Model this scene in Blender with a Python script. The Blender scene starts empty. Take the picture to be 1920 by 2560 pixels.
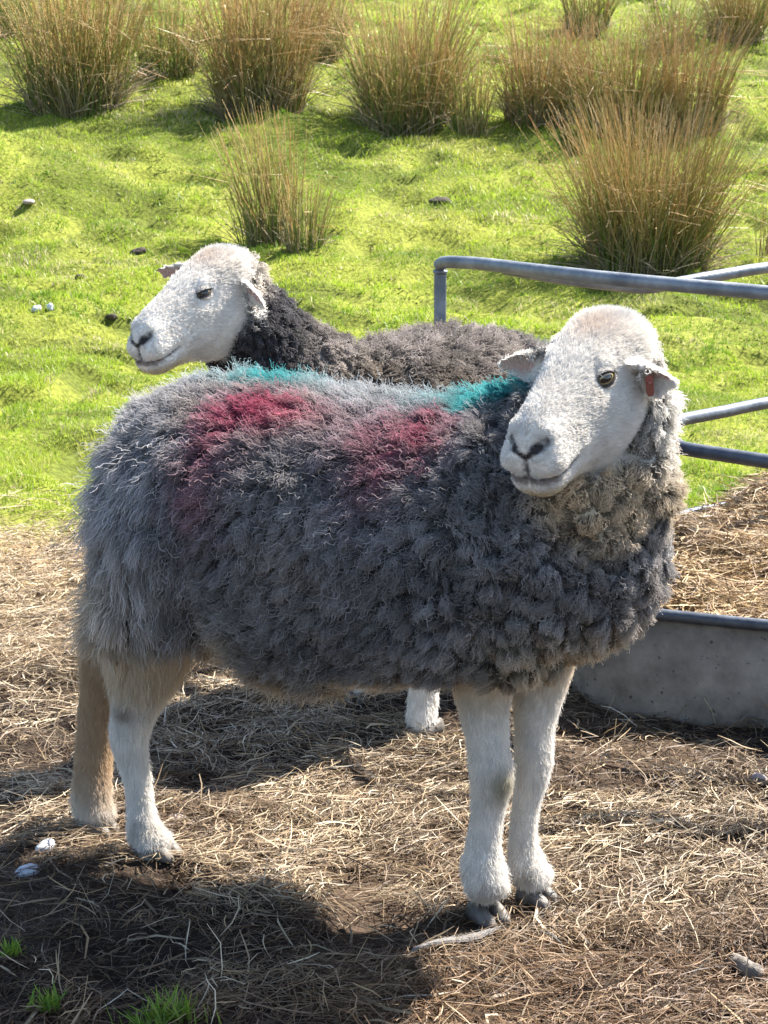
import bpy, math, random
import numpy as np
from mathutils import Vector, kdtree
from mathutils.bvhtree import BVHTree

R = math.radians
rng = np.random.default_rng(7)
random.seed(7)
sc = bpy.context.scene

# ------------------------------------------------------------------ camera
CAM_H, PITCH, FPX = 1.03, R(11.54), 4800.0          # focal length in pixels of the 1920x2560 frame
cam = bpy.data.objects.new('camera', bpy.data.cameras.new('camera'))
sc.collection.objects.link(cam)
cam.location = (0, 0, CAM_H)
cam.rotation_euler = (math.pi/2 - PITCH, 0, 0)
cam.data.sensor_fit = 'VERTICAL'; cam.data.sensor_height = 36; cam.data.lens = FPX/2560*36
cam.data.clip_end = 500
cam.data.dof.use_dof = True; cam.data.dof.focus_distance = 2.42; cam.data.dof.aperture_fstop = 34
sc.camera = cam

# ------------------------------------------------------------------ sky, sun, exposure
SUN_EL = R(49)
SUN_H = np.array([.80, .60]); SUN_H /= np.linalg.norm(SUN_H)
world = bpy.data.worlds.new('World'); sc.world = world; world.use_nodes = True
wn = world.node_tree.nodes; wl = world.node_tree.links
bg = wn['Background']
sky = wn.new('ShaderNodeTexSky'); sky.sky_type = 'NISHITA'; sky.sun_disc = False
sky.sun_elevation = SUN_EL; sky.sun_rotation = math.atan2(SUN_H[0], SUN_H[1])
wl.new(sky.outputs[0], bg.inputs[0]); bg.inputs[1].default_value = .084
sun = bpy.data.objects.new('sun', bpy.data.lights.new('sun', 'SUN')); sc.collection.objects.link(sun)
sun.data.energy = 5.0; sun.data.angle = R(.53); sun.data.color = (1, .945, .865)
sd = Vector((SUN_H[0]*math.cos(SUN_EL), SUN_H[1]*math.cos(SUN_EL), math.sin(SUN_EL)))
sun.rotation_euler = sd.to_track_quat('Z', 'Y').to_euler()
sun.location = sd*30
vs = sc.view_settings
vs.view_transform = 'Standard'; vs.look = 'None'; vs.gamma = 1; vs.exposure = 2.0; vs.use_curve_mapping = False
cy = sc.cycles
cy.max_bounces = 8; cy.diffuse_bounces = 4; cy.glossy_bounces = 2; cy.transmission_bounces = 4; cy.transparent_max_bounces = 4
cy.use_adaptive_sampling = True; cy.adaptive_threshold = .012
cy.use_denoising = True
try:
    cy.denoiser = 'OPENIMAGEDENOISE'; cy.denoising_input_passes = 'RGB_ALBEDO_NORMAL'; cy.denoising_prefilter = 'ACCURATE'
except Exception: pass
sc.cycles_curves.shape = 'RIBBONS'
sc.cycles_curves.subdivisions = 2
sc.render.film_transparent = False

# ------------------------------------------------------------------ helpers
K = 1920/1659
def unp(u, v, Y):
    """point on the sight line of pixel (u, v) of the 1659-wide picture, at depth Y"""
    dx = (u*K-960)/FPX; dz = -(v*K-1280)/FPX
    d = np.array([dx, math.cos(PITCH)+dz*math.sin(PITCH), -math.sin(PITCH)+dz*math.cos(PITCH)])
    return np.array([0, 0, CAM_H]) + d*(Y/d[1])

def norm(a): return a/np.maximum(np.linalg.norm(a, axis=-1, keepdims=True), 1e-9)

def vnoise(p, f=1.0, seed=0):
    """smooth value noise in [-1,1] at points p (n,2|3)"""
    p = np.asarray(p, float)*f + seed*17.31
    if p.shape[1] == 2: p = np.c_[p, np.zeros(len(p))]
    i = np.floor(p).astype(np.int64); fr = p-i; w = fr*fr*(3-2*fr)
    out = np.zeros(len(p))
    for dx in (0, 1):
        for dy in (0, 1):
            for dz in (0, 1):
                h = ((i[:,0]+dx)*374761393 + (i[:,1]+dy)*668265263 + (i[:,2]+dz)*2147483647 + seed*1274126177) & 0xffffffff
                h = ((h ^ (h >> 13))*1274126177) & 0xffffffff
                h = (h ^ (h >> 16)) & 0xffffff
                out += h/0xffffff*2*np.where(dx, w[:,0], 1-w[:,0])*np.where(dy, w[:,1], 1-w[:,1])*np.where(dz, w[:,2], 1-w[:,2])
    return out-1
def fbm(p, f, o=3, seed=0):
    a = 0; k = 1.
    for q in range(o): a = a + vnoise(p, f*2.1**q, seed+q)*k; k *= .5
    return a
def sstep(a, b, x):
    t = np.clip((x-a)/(b-a), 0, 1); return t*t*(3-2*t)
def mix(a, b, t):
    t = np.asarray(t)[..., None] if np.ndim(t) else t
    return np.asarray(a)*(1-t) + np.asarray(b)*t

def mesh(name, V, F, mat=None, parent=None, col=None, smooth=True):
    """F: (n,3) or (n,4) int array or list of polygons"""
    m = bpy.data.meshes.new(name)
    V = np.asarray(V, np.float32)
    if isinstance(F, np.ndarray):
        n, k = F.shape
        m.vertices.add(len(V)); m.vertices.foreach_set('co', V.ravel())
        m.loops.add(n*k); m.loops.foreach_set('vertex_index', F.astype(np.int32).ravel())
        m.polygons.add(n); m.polygons.foreach_set('loop_start', np.arange(0, n*k, k, dtype=np.int32))
        m.polygons.foreach_set('loop_total', np.full(n, k, np.int32))
        m.update(calc_edges=True)
    else:
        m.from_pydata([tuple(map(float, v)) for v in V], [], [tuple(map(int, f)) for f in F]); m.update()
    if smooth: m.polygons.foreach_set('use_smooth', np.ones(len(m.polygons), bool))
    if col is not None: setcol(m, col)
    o = bpy.data.objects.new(name, m); sc.collection.objects.link(o)
    if mat: m.materials.append(mat)
    if parent: o.parent = parent
    return o
def setcol(m, col):
    a = m.attributes.get('col') or m.attributes.new('col', 'FLOAT_COLOR', 'POINT')
    c = np.ones((len(col), 4), np.float32); c[:, :3] = col
    a.data.foreach_set('color', c.ravel())

def hair(name, P, rad, col, mat, parent=None):
    """P (n,k,3), rad (n,k), col (n,k,3) -> one curves object"""
    n, k, _ = P.shape
    h = bpy.data.hair_curves.new(name)
    h.add_curves([k]*n)
    h.points.foreach_set('position', P.astype(np.float32).ravel())
    ra = h.attributes.get('radius') or h.attributes.new('radius', 'FLOAT', 'POINT')
    ra.data.foreach_set('value', rad.astype(np.float32).ravel())
    c = np.ones((n*k, 4), np.float32); c[:, :3] = col.reshape(-1, 3)
    ca = h.attributes.new('col', 'FLOAT_COLOR', 'POINT'); ca.data.foreach_set('color', c.ravel())
    h.materials.append(mat)
    o = bpy.data.objects.new(name, h); sc.collection.objects.link(o)
    if parent: o.parent = parent
    return o

def empty(name, loc):
    o = bpy.data.objects.new(name, None); sc.collection.objects.link(o); o.location = [float(c) for c in loc]
    o.empty_display_size = .05
    return o
def tag(o, label=None, cat=None, group=None, kind=None):
    if label: o['label'] = label
    if cat: o['category'] = cat
    if group: o['group'] = group
    if kind: o['kind'] = kind
    return o

def tube_geo(pts, rad, n=16, cap=True, flat=None):
    """swept tube; returns V, F(quads as list)"""
    pts = np.asarray(pts, float); m = len(pts)
    rad = np.broadcast_to(np.asarray(rad, float), (m,))
    T = np.gradient(pts, axis=0); T = norm(T)
    ref = np.array([0, 0, 1.]) if abs(T[0][2]) < .9 else np.array([1., 0, 0])
    a = norm(np.cross(ref, T[0])); V = []
    ang = np.linspace(0, 2*math.pi, n, endpoint=False)
    for i in range(m):
        a = norm(a - T[i]*np.dot(a, T[i])); b = np.cross(T[i], a)
        V.append(pts[i] + rad[i]*(np.cos(ang)[:, None]*a + np.sin(ang)[:, None]*b))
    V = np.concatenate(V); F = []
    for i in range(m-1):
        for j in range(n):
            F.append((i*n+j, i*n+(j+1) % n, (i+1)*n+(j+1) % n, (i+1)*n+j))
    if cap:
        V = np.vstack([V, pts[0]-T[0]*rad[0]*.3, pts[-1]+T[-1]*rad[-1]*.3]); c0 = m*n
        for j in range(n):
            F.append((c0, (j+1) % n, j)); F.append((c0+1, (m-1)*n+j, (m-1)*n+(j+1) % n))
    return V, F
def smooth_path(pts, k=10):
    """Catmull-Rom through pts (any columns)"""
    pts = np.asarray(pts, float); P = np.vstack([2*pts[0]-pts[1], pts, 2*pts[-1]-pts[-2]]); out = []
    for i in range(1, len(P)-2):
        for t in np.linspace(0, 1, k, endpoint=False):
            a, b, c, d = P[i-1], P[i], P[i+1], P[i+2]
            out.append(.5*((2*b)+(-a+c)*t+(2*a-5*b+4*c-d)*t*t+(-a+3*b-3*c+d)*t**3))
    out.append(pts[-1]); return np.array(out)
def ellipsoid_geo(c, r, B=np.eye(3), n=28, m=18):
    V = []; F = []
    for i in range(m+1):
        th = math.pi*i/m
        for j in range(n):
            ph = 2*math.pi*j/n
            V.append(np.array([math.sin(th)*math.cos(ph), math.sin(th)*math.sin(ph), math.cos(th)])*r)
    V = np.array(V) @ np.asarray(B) + c
    for i in range(m):
        for j in range(n): F.append((i*n+j, (i+1)*n+j, (i+1)*n+(j+1) % n, i*n+(j+1) % n))
    return V, F
def join_geo(gs):
    V = []; F = []; o = 0
    for v, f in gs:
        V.append(v); F += [tuple(i+o for i in q) for q in f]; o += len(v)
    return np.vstack(V), F

# ------------------------------------------------------------------ materials
def newmat(name):
    m = bpy.data.materials.new(name); m.use_nodes = True
    nt = m.node_tree; nt.nodes.clear()
    return m, nt.nodes, nt.links, nt.nodes.new('ShaderNodeOutputMaterial')
def mat_attr(name, rough=.6, trans=0., spec=.3, sheen=0.):
    """colour from the mesh's own 'col' attribute; a share of the light passes through (thin leaves, fibres)"""
    m, N, L, out = newmat(name)
    at = N.new('ShaderNodeAttribute'); at.attribute_name = 'col'
    b = N.new('ShaderNodeBsdfPrincipled'); b.inputs['Roughness'].default_value = rough
    b.inputs['Specular IOR Level'].default_value = spec
    b.inputs['Sheen Weight'].default_value = sheen
    L.new(at.outputs['Color'], b.inputs['Base Color'])
    if trans > 0:
        t = N.new('ShaderNodeBsdfTranslucent'); L.new(at.outputs['Color'], t.inputs[0])
        mx = N.new('ShaderNodeMixShader'); mx.inputs[0].default_value = trans
        L.new(b.outputs[0], mx.inputs[1]); L.new(t.outputs[0], mx.inputs[2]); L.new(mx.outputs[0], out.inputs[0])
    else: L.new(b.outputs[0], out.inputs[0])
    return m
def mat_noise(name, c1, c2, scale=8, rough=.6, metal=0., bump=.3, detail=6, spots=None, rough2=None, bscale=None):
    m, N, L, out = newmat(name)
    tc = N.new('ShaderNodeTexCoord'); nz = N.new('ShaderNodeTexNoise')
    nz.inputs['Scale'].default_value = scale; nz.inputs['Detail'].default_value = detail; nz.inputs['Roughness'].default_value = .65
    L.new(tc.outputs['Object'], nz.inputs['Vector'])
    cr = N.new('ShaderNodeValToRGB'); cr.color_ramp.elements[0].position = .35; cr.color_ramp.elements[1].position = .68
    cr.color_ramp.elements[0].color = (*c1, 1); cr.color_ramp.elements[1].color = (*c2, 1)
    L.new(nz.outputs['Fac'], cr.inputs[0])
    b = N.new('ShaderNodeBsdfPrincipled'); b.inputs['Metallic'].default_value = metal; b.inputs['Roughness'].default_value = rough
    colout = cr.outputs[0]
    if spots:
        n2 = N.new('ShaderNodeTexNoise'); n2.inputs['Scale'].default_value = spots[0]; n2.inputs['Detail'].default_value = 3
        L.new(tc.outputs['Object'], n2.inputs['Vector'])
        c3 = N.new('ShaderNodeValToRGB'); c3.color_ramp.elements[0].position = spots[1]; c3.color_ramp.elements[1].position = spots[1]+.05
        L.new(n2.outputs['Fac'], c3.inputs[0])
        mx = N.new('ShaderNodeMix'); mx.data_type = 'RGBA'; L.new(c3.outputs[0], mx.inputs['Factor'])
        L.new(colout, mx.inputs['A']); mx.inputs['B'].default_value = (*spots[2], 1); colout = mx.outputs['Result']
    L.new(colout, b.inputs['Base Color'])
    if rough2 is not None:
        mr = N.new('ShaderNodeMapRange'); mr.inputs['To Min'].default_value = rough; mr.inputs['To Max'].default_value = rough2
        L.new(nz.outputs['Fac'], mr.inputs[0]); L.new(mr.outputs[0], b.inputs['Roughness'])
    if bump:
        bn = N.new('ShaderNodeTexNoise'); bn.inputs['Scale'].default_value = bscale or scale*3; bn.inputs['Detail'].default_value = 5
        L.new(tc.outputs['Object'], bn.inputs['Vector'])
        bp = N.new('ShaderNodeBump'); bp.inputs['Strength'].default_value = bump; bp.inputs['Distance'].default_value = .01
        L.new(bn.outputs['Fac'], bp.inputs['Height']); L.new(bp.outputs[0], b.inputs['Normal'])
    L.new(b.outputs[0], out.inputs[0])
    return m
M_ground = mat_attr('ground soil', .95, 0, .1)
# soil gets a fine grain on top of its colour
_nt = M_ground.node_tree; _N = _nt.nodes; _L = _nt.links
_b = [n for n in _N if n.type == 'BSDF_PRINCIPLED'][0]; _a = [n for n in _N if n.type == 'ATTRIBUTE'][0]
_g = _N.new('ShaderNodeNewGeometry'); _n = _N.new('ShaderNodeTexNoise'); _n.inputs['Scale'].default_value = 60; _n.inputs['Detail'].default_value = 8
_L.new(_g.outputs['Position'], _n.inputs['Vector'])
_m = _N.new('ShaderNodeMix'); _m.data_type = 'RGBA'; _m.blend_type = 'MULTIPLY'; _m.inputs['Factor'].default_value = 1
_r = _N.new('ShaderNodeMapRange'); _r.inputs['From Min'].default_value = .3; _r.inputs['From Max'].default_value = .7
_r.inputs['To Min'].default_value = .5; _r.inputs['To Max'].default_value = 1.3
_L.new(_n.outputs['Fac'], _r.inputs[0]); _L.new(_a.outputs['Color'], _m.inputs['A']); _L.new(_r.outputs[0], _m.inputs['B'])
_L.new(_m.outputs['Result'], _b.inputs['Base Color'])
_bp = _N.new('ShaderNodeBump'); _bp.inputs['Strength'].default_value = .7; _bp.inputs['Distance'].default_value = .012
_L.new(_n.outputs['Fac'], _bp.inputs['Height']); _L.new(_bp.outputs[0], _b.inputs['Normal'])
M_grass = mat_attr('grass blade', .45, .45, .35)
M_hay = mat_attr('dry hay stalk', .55, .15, .3)
M_rush = mat_attr('rush stem', .45, .15, .4)
M_wool = mat_attr('wool fibre', .65, .3, .15)
M_hair = mat_attr('short hair', .5, .3, .25)
M_skin = mat_attr('sheep skin', .8, 0, .2)
M_galv = mat_noise('galvanised steel', (.13,.148,.17), (.27,.29,.31), 22, .50, .55, .12, rough2=.6, bscale=120)
M_tray = mat_noise('weathered sheet steel', (.095,.076,.06), (.285,.243,.197), 10, .8, 0, .35, detail=10, spots=(85, .66, (.06,.042,.03)), bscale=60)
M_rim = mat_noise('dark steel rim', (.055,.068,.09), (.13,.145,.17), 20, .45, .6, .1, rough2=.65)
M_hoof = mat_noise('hoof horn', (.05,.043,.036), (.14,.12,.10), 40, .6, 0, .3)
M_stone = mat_noise('pale stone', (.22,.18,.165), (.36,.30,.28), 25, .85, 0, .4)
M_white = mat_noise('white quartz stone', (.38,.40,.44), (.58,.60,.63), 30, .7, 0, .3)
M_dung = mat_noise('weathered wood', (.09,.075,.06), (.25,.22,.19), 40, .85, 0, .6)
M_tagm = mat_noise('red-brown ear tag plastic', (.20,.060,.045), (.27,.085,.062), 40, .45, 0, .05)

# ------------------------------------------------------------------ ground
_py = np.array([-60, 4.2, 5, 6, 7, 8.4, 10, 11, 13, 15, 20, 30, 90.])
_pz = np.array([0, 0, .015, .07, .15, .36, .70, .97, 1.5, 2.05, 3.5, 6.3, 19])
_ty = np.linspace(-60, 90, 3001); _tz = np.interp(_ty, _py, _pz)
_k = np.exp(-.5*(np.arange(-30, 31)/9)**2); _k /= _k.sum(); _tz[31:-31] = np.convolve(_tz, _k, 'same')[31:-31]
def hay_edge(x): return 4.72 + .22*vnoise(np.c_[x, x*0], 1.3, 5) + .08*vnoise(np.c_[x, x*0], 5, 6)
def gz(x, y):
    x = np.atleast_1d(np.asarray(x, float)); y = np.atleast_1d(np.asarray(y, float))
    q = np.c_[x, y]
    z = np.interp(y, _ty, _tz)
    g = sstep(4.3, 6.5, y)
    z = z + g*(.026*fbm(q, 1.1, 2, 3) + .026*vnoise(q, 3.6, 9) + .022*vnoise(q, 8.5, 11))
    # pock marks left by hooves in the turf
    d = vnoise(q, 5.2, 31); z = z - g*.06*sstep(.40, .68, d) - g*.035*sstep(.42, .7, vnoise(q, 9.5, 35))
    z = z + (1-g)*(.014*fbm(q, 3.5, 3, 21) + .010*vnoise(q, 13, 22))
    z = z - (1-g)*.020*sstep(.42, .75, vnoise(q, 7.5, 33))
    # a mossy hummock at the left of the turf
    z = z + .24*np.exp(-(((x+2.02)/.42)**2 + ((y-10.0)/.55)**2))
    return z
def gz1(x, y): return float(gz(x, y)[0])
def ground_hit(u, v):
    o = np.array([0, 0, CAM_H]); d = unp(u, v, 1.)-o
    ys = np.linspace(1.5, 40, 6000); P = o + d*ys[:, None]
    i = np.argmax(P[:, 2] < gz(P[:, 0], P[:, 1])); return P[i]
xs = np.unique(np.r_[np.linspace(-70, -6, 30), np.linspace(-6, 6, 201), np.linspace(6, 70, 30)])
ys = np.unique(np.r_[np.linspace(-40, 1.2, 20), np.linspace(1.2, 8, 290), np.linspace(8, 20, 240), np.linspace(20, 90, 50)])
X, Y = np.meshgrid(xs, ys); gx, gy = X.ravel(), Y.ravel()
GV = np.c_[gx, gy, gz(gx, gy)]
nx, ny = len(xs), len(ys)
ii = (np.arange(ny-1)[:, None]*nx + np.arange(nx-1)).ravel()
GF = np.c_[ii, ii+1, ii+1+nx, ii+nx]
turf = sstep(-.25, .25, gy-hay_edge(gx))
q2 = np.c_[gx, gy]
mud = mix(np.array([.028,.020,.015]), np.array([.075,.052,.035]), sstep(-.4, .5, fbm(q2, 3, 3, 41)))
far_straw = mix(mud, np.array([.30,.22,.12]), sstep(3.3, 4.4, gy)*.8)
soil = mix(np.array([.095,.115,.018]), np.array([.17,.19,.03]), sstep(-.4, .4, fbm(q2, 2.5, 3, 42)))
ground = mesh('ground', GV, GF, M_ground, col=mix(far_straw, soil, turf))
tag(ground, kind='structure')

# ------------------------------------------------------------------ turf grass (uncountable)
def blades(x, y, h, w, lean, col, z=None, seg=2):
    """ribbon blades: returns V, F, col for seg quads + tip triangle"""
    n = len(x); z = gz(x, y) if z is None else z
    a = rng.uniform(0, 2*math.pi, n); roll = rng.uniform(0, math.pi, n)
    dx, dy = np.cos(a)*lean*h, np.sin(a)*lean*h
    sx, sy = np.cos(roll)*w*.5, np.sin(roll)*w*.5
    rows = []
    ts = np.linspace(0, 1, seg+2)
    for t in ts[:-1]:
        ww = (1-t**1.6*.75)
        cx, cyy, cz = x+dx*t**1.8, y+dy*t**1.8, z-.004+h*(t-.25*lean*t*t)
        rows += [np.c_[cx-sx*ww, cyy-sy*ww, cz], np.c_[cx+sx*ww, cyy+sy*ww, cz]]
    rows.append(np.c_[x+dx, y+dy, z+h*(1-.25*lean)])
    k = len(rows)
    V = np.stack(rows, 1).reshape(-1, 3)
    base = (np.arange(n)*k)[:, None]
    F = []
    for s in range(seg):
        F += [base+np.array([2*s, 2*s+1, 2*s+3]), base+np.array([2*s, 2*s+3, 2*s+2])]
    F.append(base+np.array([2*seg, 2*seg+1, 2*seg+2]))
    F = np.concatenate(F)
    C = np.repeat(col, k, 0).reshape(n, k, 3)
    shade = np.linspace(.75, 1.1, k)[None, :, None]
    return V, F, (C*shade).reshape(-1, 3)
def turf_pts(n, y0, y1, power=1.0):
    y = y0 + (y1-y0)*rng.random(n)**power
    x = (rng.random(n)*2-1)*(.24*y+.42)
    keep = y > hay_edge(x)+.28*rng.standard_normal(n)*.6
    return x[keep], y[keep]
parts = []
for (n, y0, y1, h0, w0) in ((170000, 4.2, 7.2, .015, .0030), (130000, 7.0, 11.5, .019, .0046), (70000, 11.2, 19, .027, .0075)):
    x, y = turf_pts(n, y0, y1)
    q = np.c_[x, y]
    pock = np.maximum(sstep(.38, .62, vnoise(q, 5.2, 31)), sstep(.42, .65, vnoise(q, 9.5, 35)))
    tuft = sstep(.05, .6, fbm(q, 3.1, 2, 51))
    keep = rng.random(len(x)) > .75*pock
    x, y, q, tuft, pock = x[keep], y[keep], q[keep], tuft[keep], pock[keep]
    m = len(x)
    h = h0*(.55+.75*rng.random(m))*(1+.8*tuft)*(1-.4*pock)
    c = mix(np.array([.215,.325,.020]), np.array([.33,.425,.042]), rng.random(m))
    c = mix(c, np.array([.46,.43,.10]), .6*sstep(.25, .85, fbm(q, 1.7, 3, 53)+.25*rng.standard_normal(m)))
    c = mix(c, np.array([.105,.195,.02]), .75*sstep(.15, .6, vnoise(q, 3.3, 57)+.5*vnoise(q, 11, 59)))
    dead = rng.random(m) < .07+.40*sstep(.3, .75, vnoise(q, 2.9, 58)+.3*vnoise(q, 9, 60)); c[dead] = np.array([.50,.44,.25])*rng.uniform(.7, 1.1, (dead.sum(), 1))
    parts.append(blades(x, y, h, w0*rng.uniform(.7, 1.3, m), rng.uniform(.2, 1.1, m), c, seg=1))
def merge(parts):
    V = []; F = []; C = []; o = 0
    for v, f, c in parts: V.append(v); F.append(f+o); C.append(c); o += len(v)
    return np.concatenate(V), np.concatenate(F), np.concatenate(C)
V, F, C = merge(parts)
tag(mesh('turf_grass', V, F, M_grass, col=C, smooth=False), 'short sunlit green turf covering the rising field', 'grass', kind='stuff')

# ------------------------------------------------------------------ loose hay (uncountable)
def stalks(x, y, z, L, w, ang, rise, bend, col, seg=3):
    n = len(x)
    t = np.linspace(-.5, .5, seg+1)
    ca, sa = np.cos(ang)[:, None], np.sin(ang)[:, None]
    along = t[None]*L[:, None]; side = bend[:, None]*(t[None]**2-.08)*L[:, None]
    wig = (rng.standard_normal((n, seg+1))*.025)*L[:, None]
    px = x[:, None] + along*ca - (side+wig)*sa; py = y[:, None] + along*sa + (side+wig)*ca
    pz = z[:, None] + along*rise[:, None] + (rng.standard_normal((n, seg+1))*.02)*L[:, None] - .35*np.abs(bend[:, None])*(t[None]**2)*L[:, None]
    P = np.stack([px, py, pz], -1)
    T = norm(np.gradient(P, axis=1)); up = norm(np.array([0, 0, 1.])+rng.standard_normal((n, 1, 3))*.6)
    S = norm(np.cross(T, np.broadcast_to(up, T.shape)))*(w[:, None, None]*.5)
    prof = np.array([.6]+[1]*(seg-1)+[.45])[None, :, None]
    V = np.stack([P-S*prof, P+S*prof], 2).reshape(n, -1, 3); k = V.shape[1]
    b = (np.arange(n)*k)[:, None]; F = []
    for s in range(seg):
        F.append(b+np.array([2*s, 2*s+1, 2*s+3, 2*s+2]))
    return V.reshape(-1, 3), np.concatenate(F), np.repeat(col, k, 0)
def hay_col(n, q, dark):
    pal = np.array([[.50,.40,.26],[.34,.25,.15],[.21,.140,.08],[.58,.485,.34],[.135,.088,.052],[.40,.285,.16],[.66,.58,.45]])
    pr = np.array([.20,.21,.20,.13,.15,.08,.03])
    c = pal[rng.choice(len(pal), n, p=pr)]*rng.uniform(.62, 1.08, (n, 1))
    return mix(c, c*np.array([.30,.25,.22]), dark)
parts = []
n = 190000
y = 1.75 + (5.3-1.75)*rng.random(n)**1.25; x = (rng.random(n)*2-1)*(.225*y+.38)
q = np.c_[x, y]
bare = sstep(.12, .55, fbm(q, 2.6, 3, 61)+.5*sstep(2.62, 2.2, y)+.5*sstep(.35, .7, vnoise(q, 7.5, 33)))*(1-sstep(3.3, 4.2, y))
keep = (rng.random(n) > .58*bare) & (y < hay_edge(x)+.25*rng.standard_normal(n))
x, y, q, bare = x[keep], y[keep], q[keep], bare[keep]; n = len(x)
flow = fbm(q, 1.6, 2, 63)*3.5
ang = flow + rng.standard_normal(n)*.85
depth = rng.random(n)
clump = .012*np.clip(fbm(q, 4.5, 2, 64), 0, 1)
L = rng.lognormal(math.log(.040), .6, n).clip(.010, .19)
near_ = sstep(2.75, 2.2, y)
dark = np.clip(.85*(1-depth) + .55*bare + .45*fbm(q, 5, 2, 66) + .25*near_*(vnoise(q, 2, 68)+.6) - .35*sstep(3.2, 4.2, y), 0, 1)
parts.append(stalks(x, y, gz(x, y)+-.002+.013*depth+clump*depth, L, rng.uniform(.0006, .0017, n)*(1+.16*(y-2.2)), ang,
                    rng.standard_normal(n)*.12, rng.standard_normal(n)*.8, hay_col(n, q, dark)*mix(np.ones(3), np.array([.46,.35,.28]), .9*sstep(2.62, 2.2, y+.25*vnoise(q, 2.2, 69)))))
# broken stubs that stick up
n = 2600
y = 1.9+3.2*rng.random(n); x = (rng.random(n)*2-1)*(.22*y+.2); q = np.c_[x, y]
L = rng.uniform(.02, .07, n)
parts.append(stalks(x, y, gz(x, y)+.012+L*.2, L, rng.uniform(.001, .002, n), rng.uniform(0, 6.28, n), rng.standard_normal(n)*.75,
                    rng.standard_normal(n)*.5, hay_col(n, q, np.zeros(n)+.05)))
n = 900
y = 1.85+2.6*rng.random(n); x = (rng.random(n)*2-1)*(.22*y+.2); q = np.c_[x, y]
parts.append(stalks(x, y, gz(x, y)+.008, rng.uniform(.03, .13, n), rng.uniform(.0022, .0045, n), rng.uniform(0, 6.28, n), rng.standard_normal(n)*.08,
                    rng.standard_normal(n)*.5, hay_col(n, q, .45*rng.random(n))))
def hay_object(name, parts, label):
    V, F, C = merge(parts)
    return tag(mesh(name, V, F, M_hay, col=C, smooth=False), label, 'hay', kind='stuff')
hay_object('loose_hay', parts, 'loose trampled hay and straw strewn over the muddy ground')

n = 7000
y = 1.8+2.6*rng.random(n)**1.4; x = (rng.random(n)*2-1)*(.22*y+.3); r = rng.lognormal(math.log(.0026), .5, n).clip(.001, .009)
oc = np.array([[1,0,0],[-1,0,0],[0,1,0],[0,-1,0],[0,0,1],[0,0,-1.]]); of = np.array([[0,2,4],[2,1,4],[1,3,4],[3,0,4],[2,0,5],[1,2,5],[3,1,5],[0,3,5]])
CV = np.c_[x, y, gz(x, y)+r*.4][:, None]+oc[None]*r[:, None, None]*rng.uniform(.5, 1.25, (n, 6, 1))
cc = np.repeat(mix(np.array([.03,.021,.015]), np.array([.13,.092,.06]), rng.random(n)), 6, 0)
tag(mesh('soil_crumbs', CV.reshape(-1, 3), (of[None]+(np.arange(n)*6)[:, None, None]).reshape(-1, 3), M_ground, col=cc, smooth=False), 'dark crumbs of dry mud scattered between the hay stalks', 'soil', kind='stuff')

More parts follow.
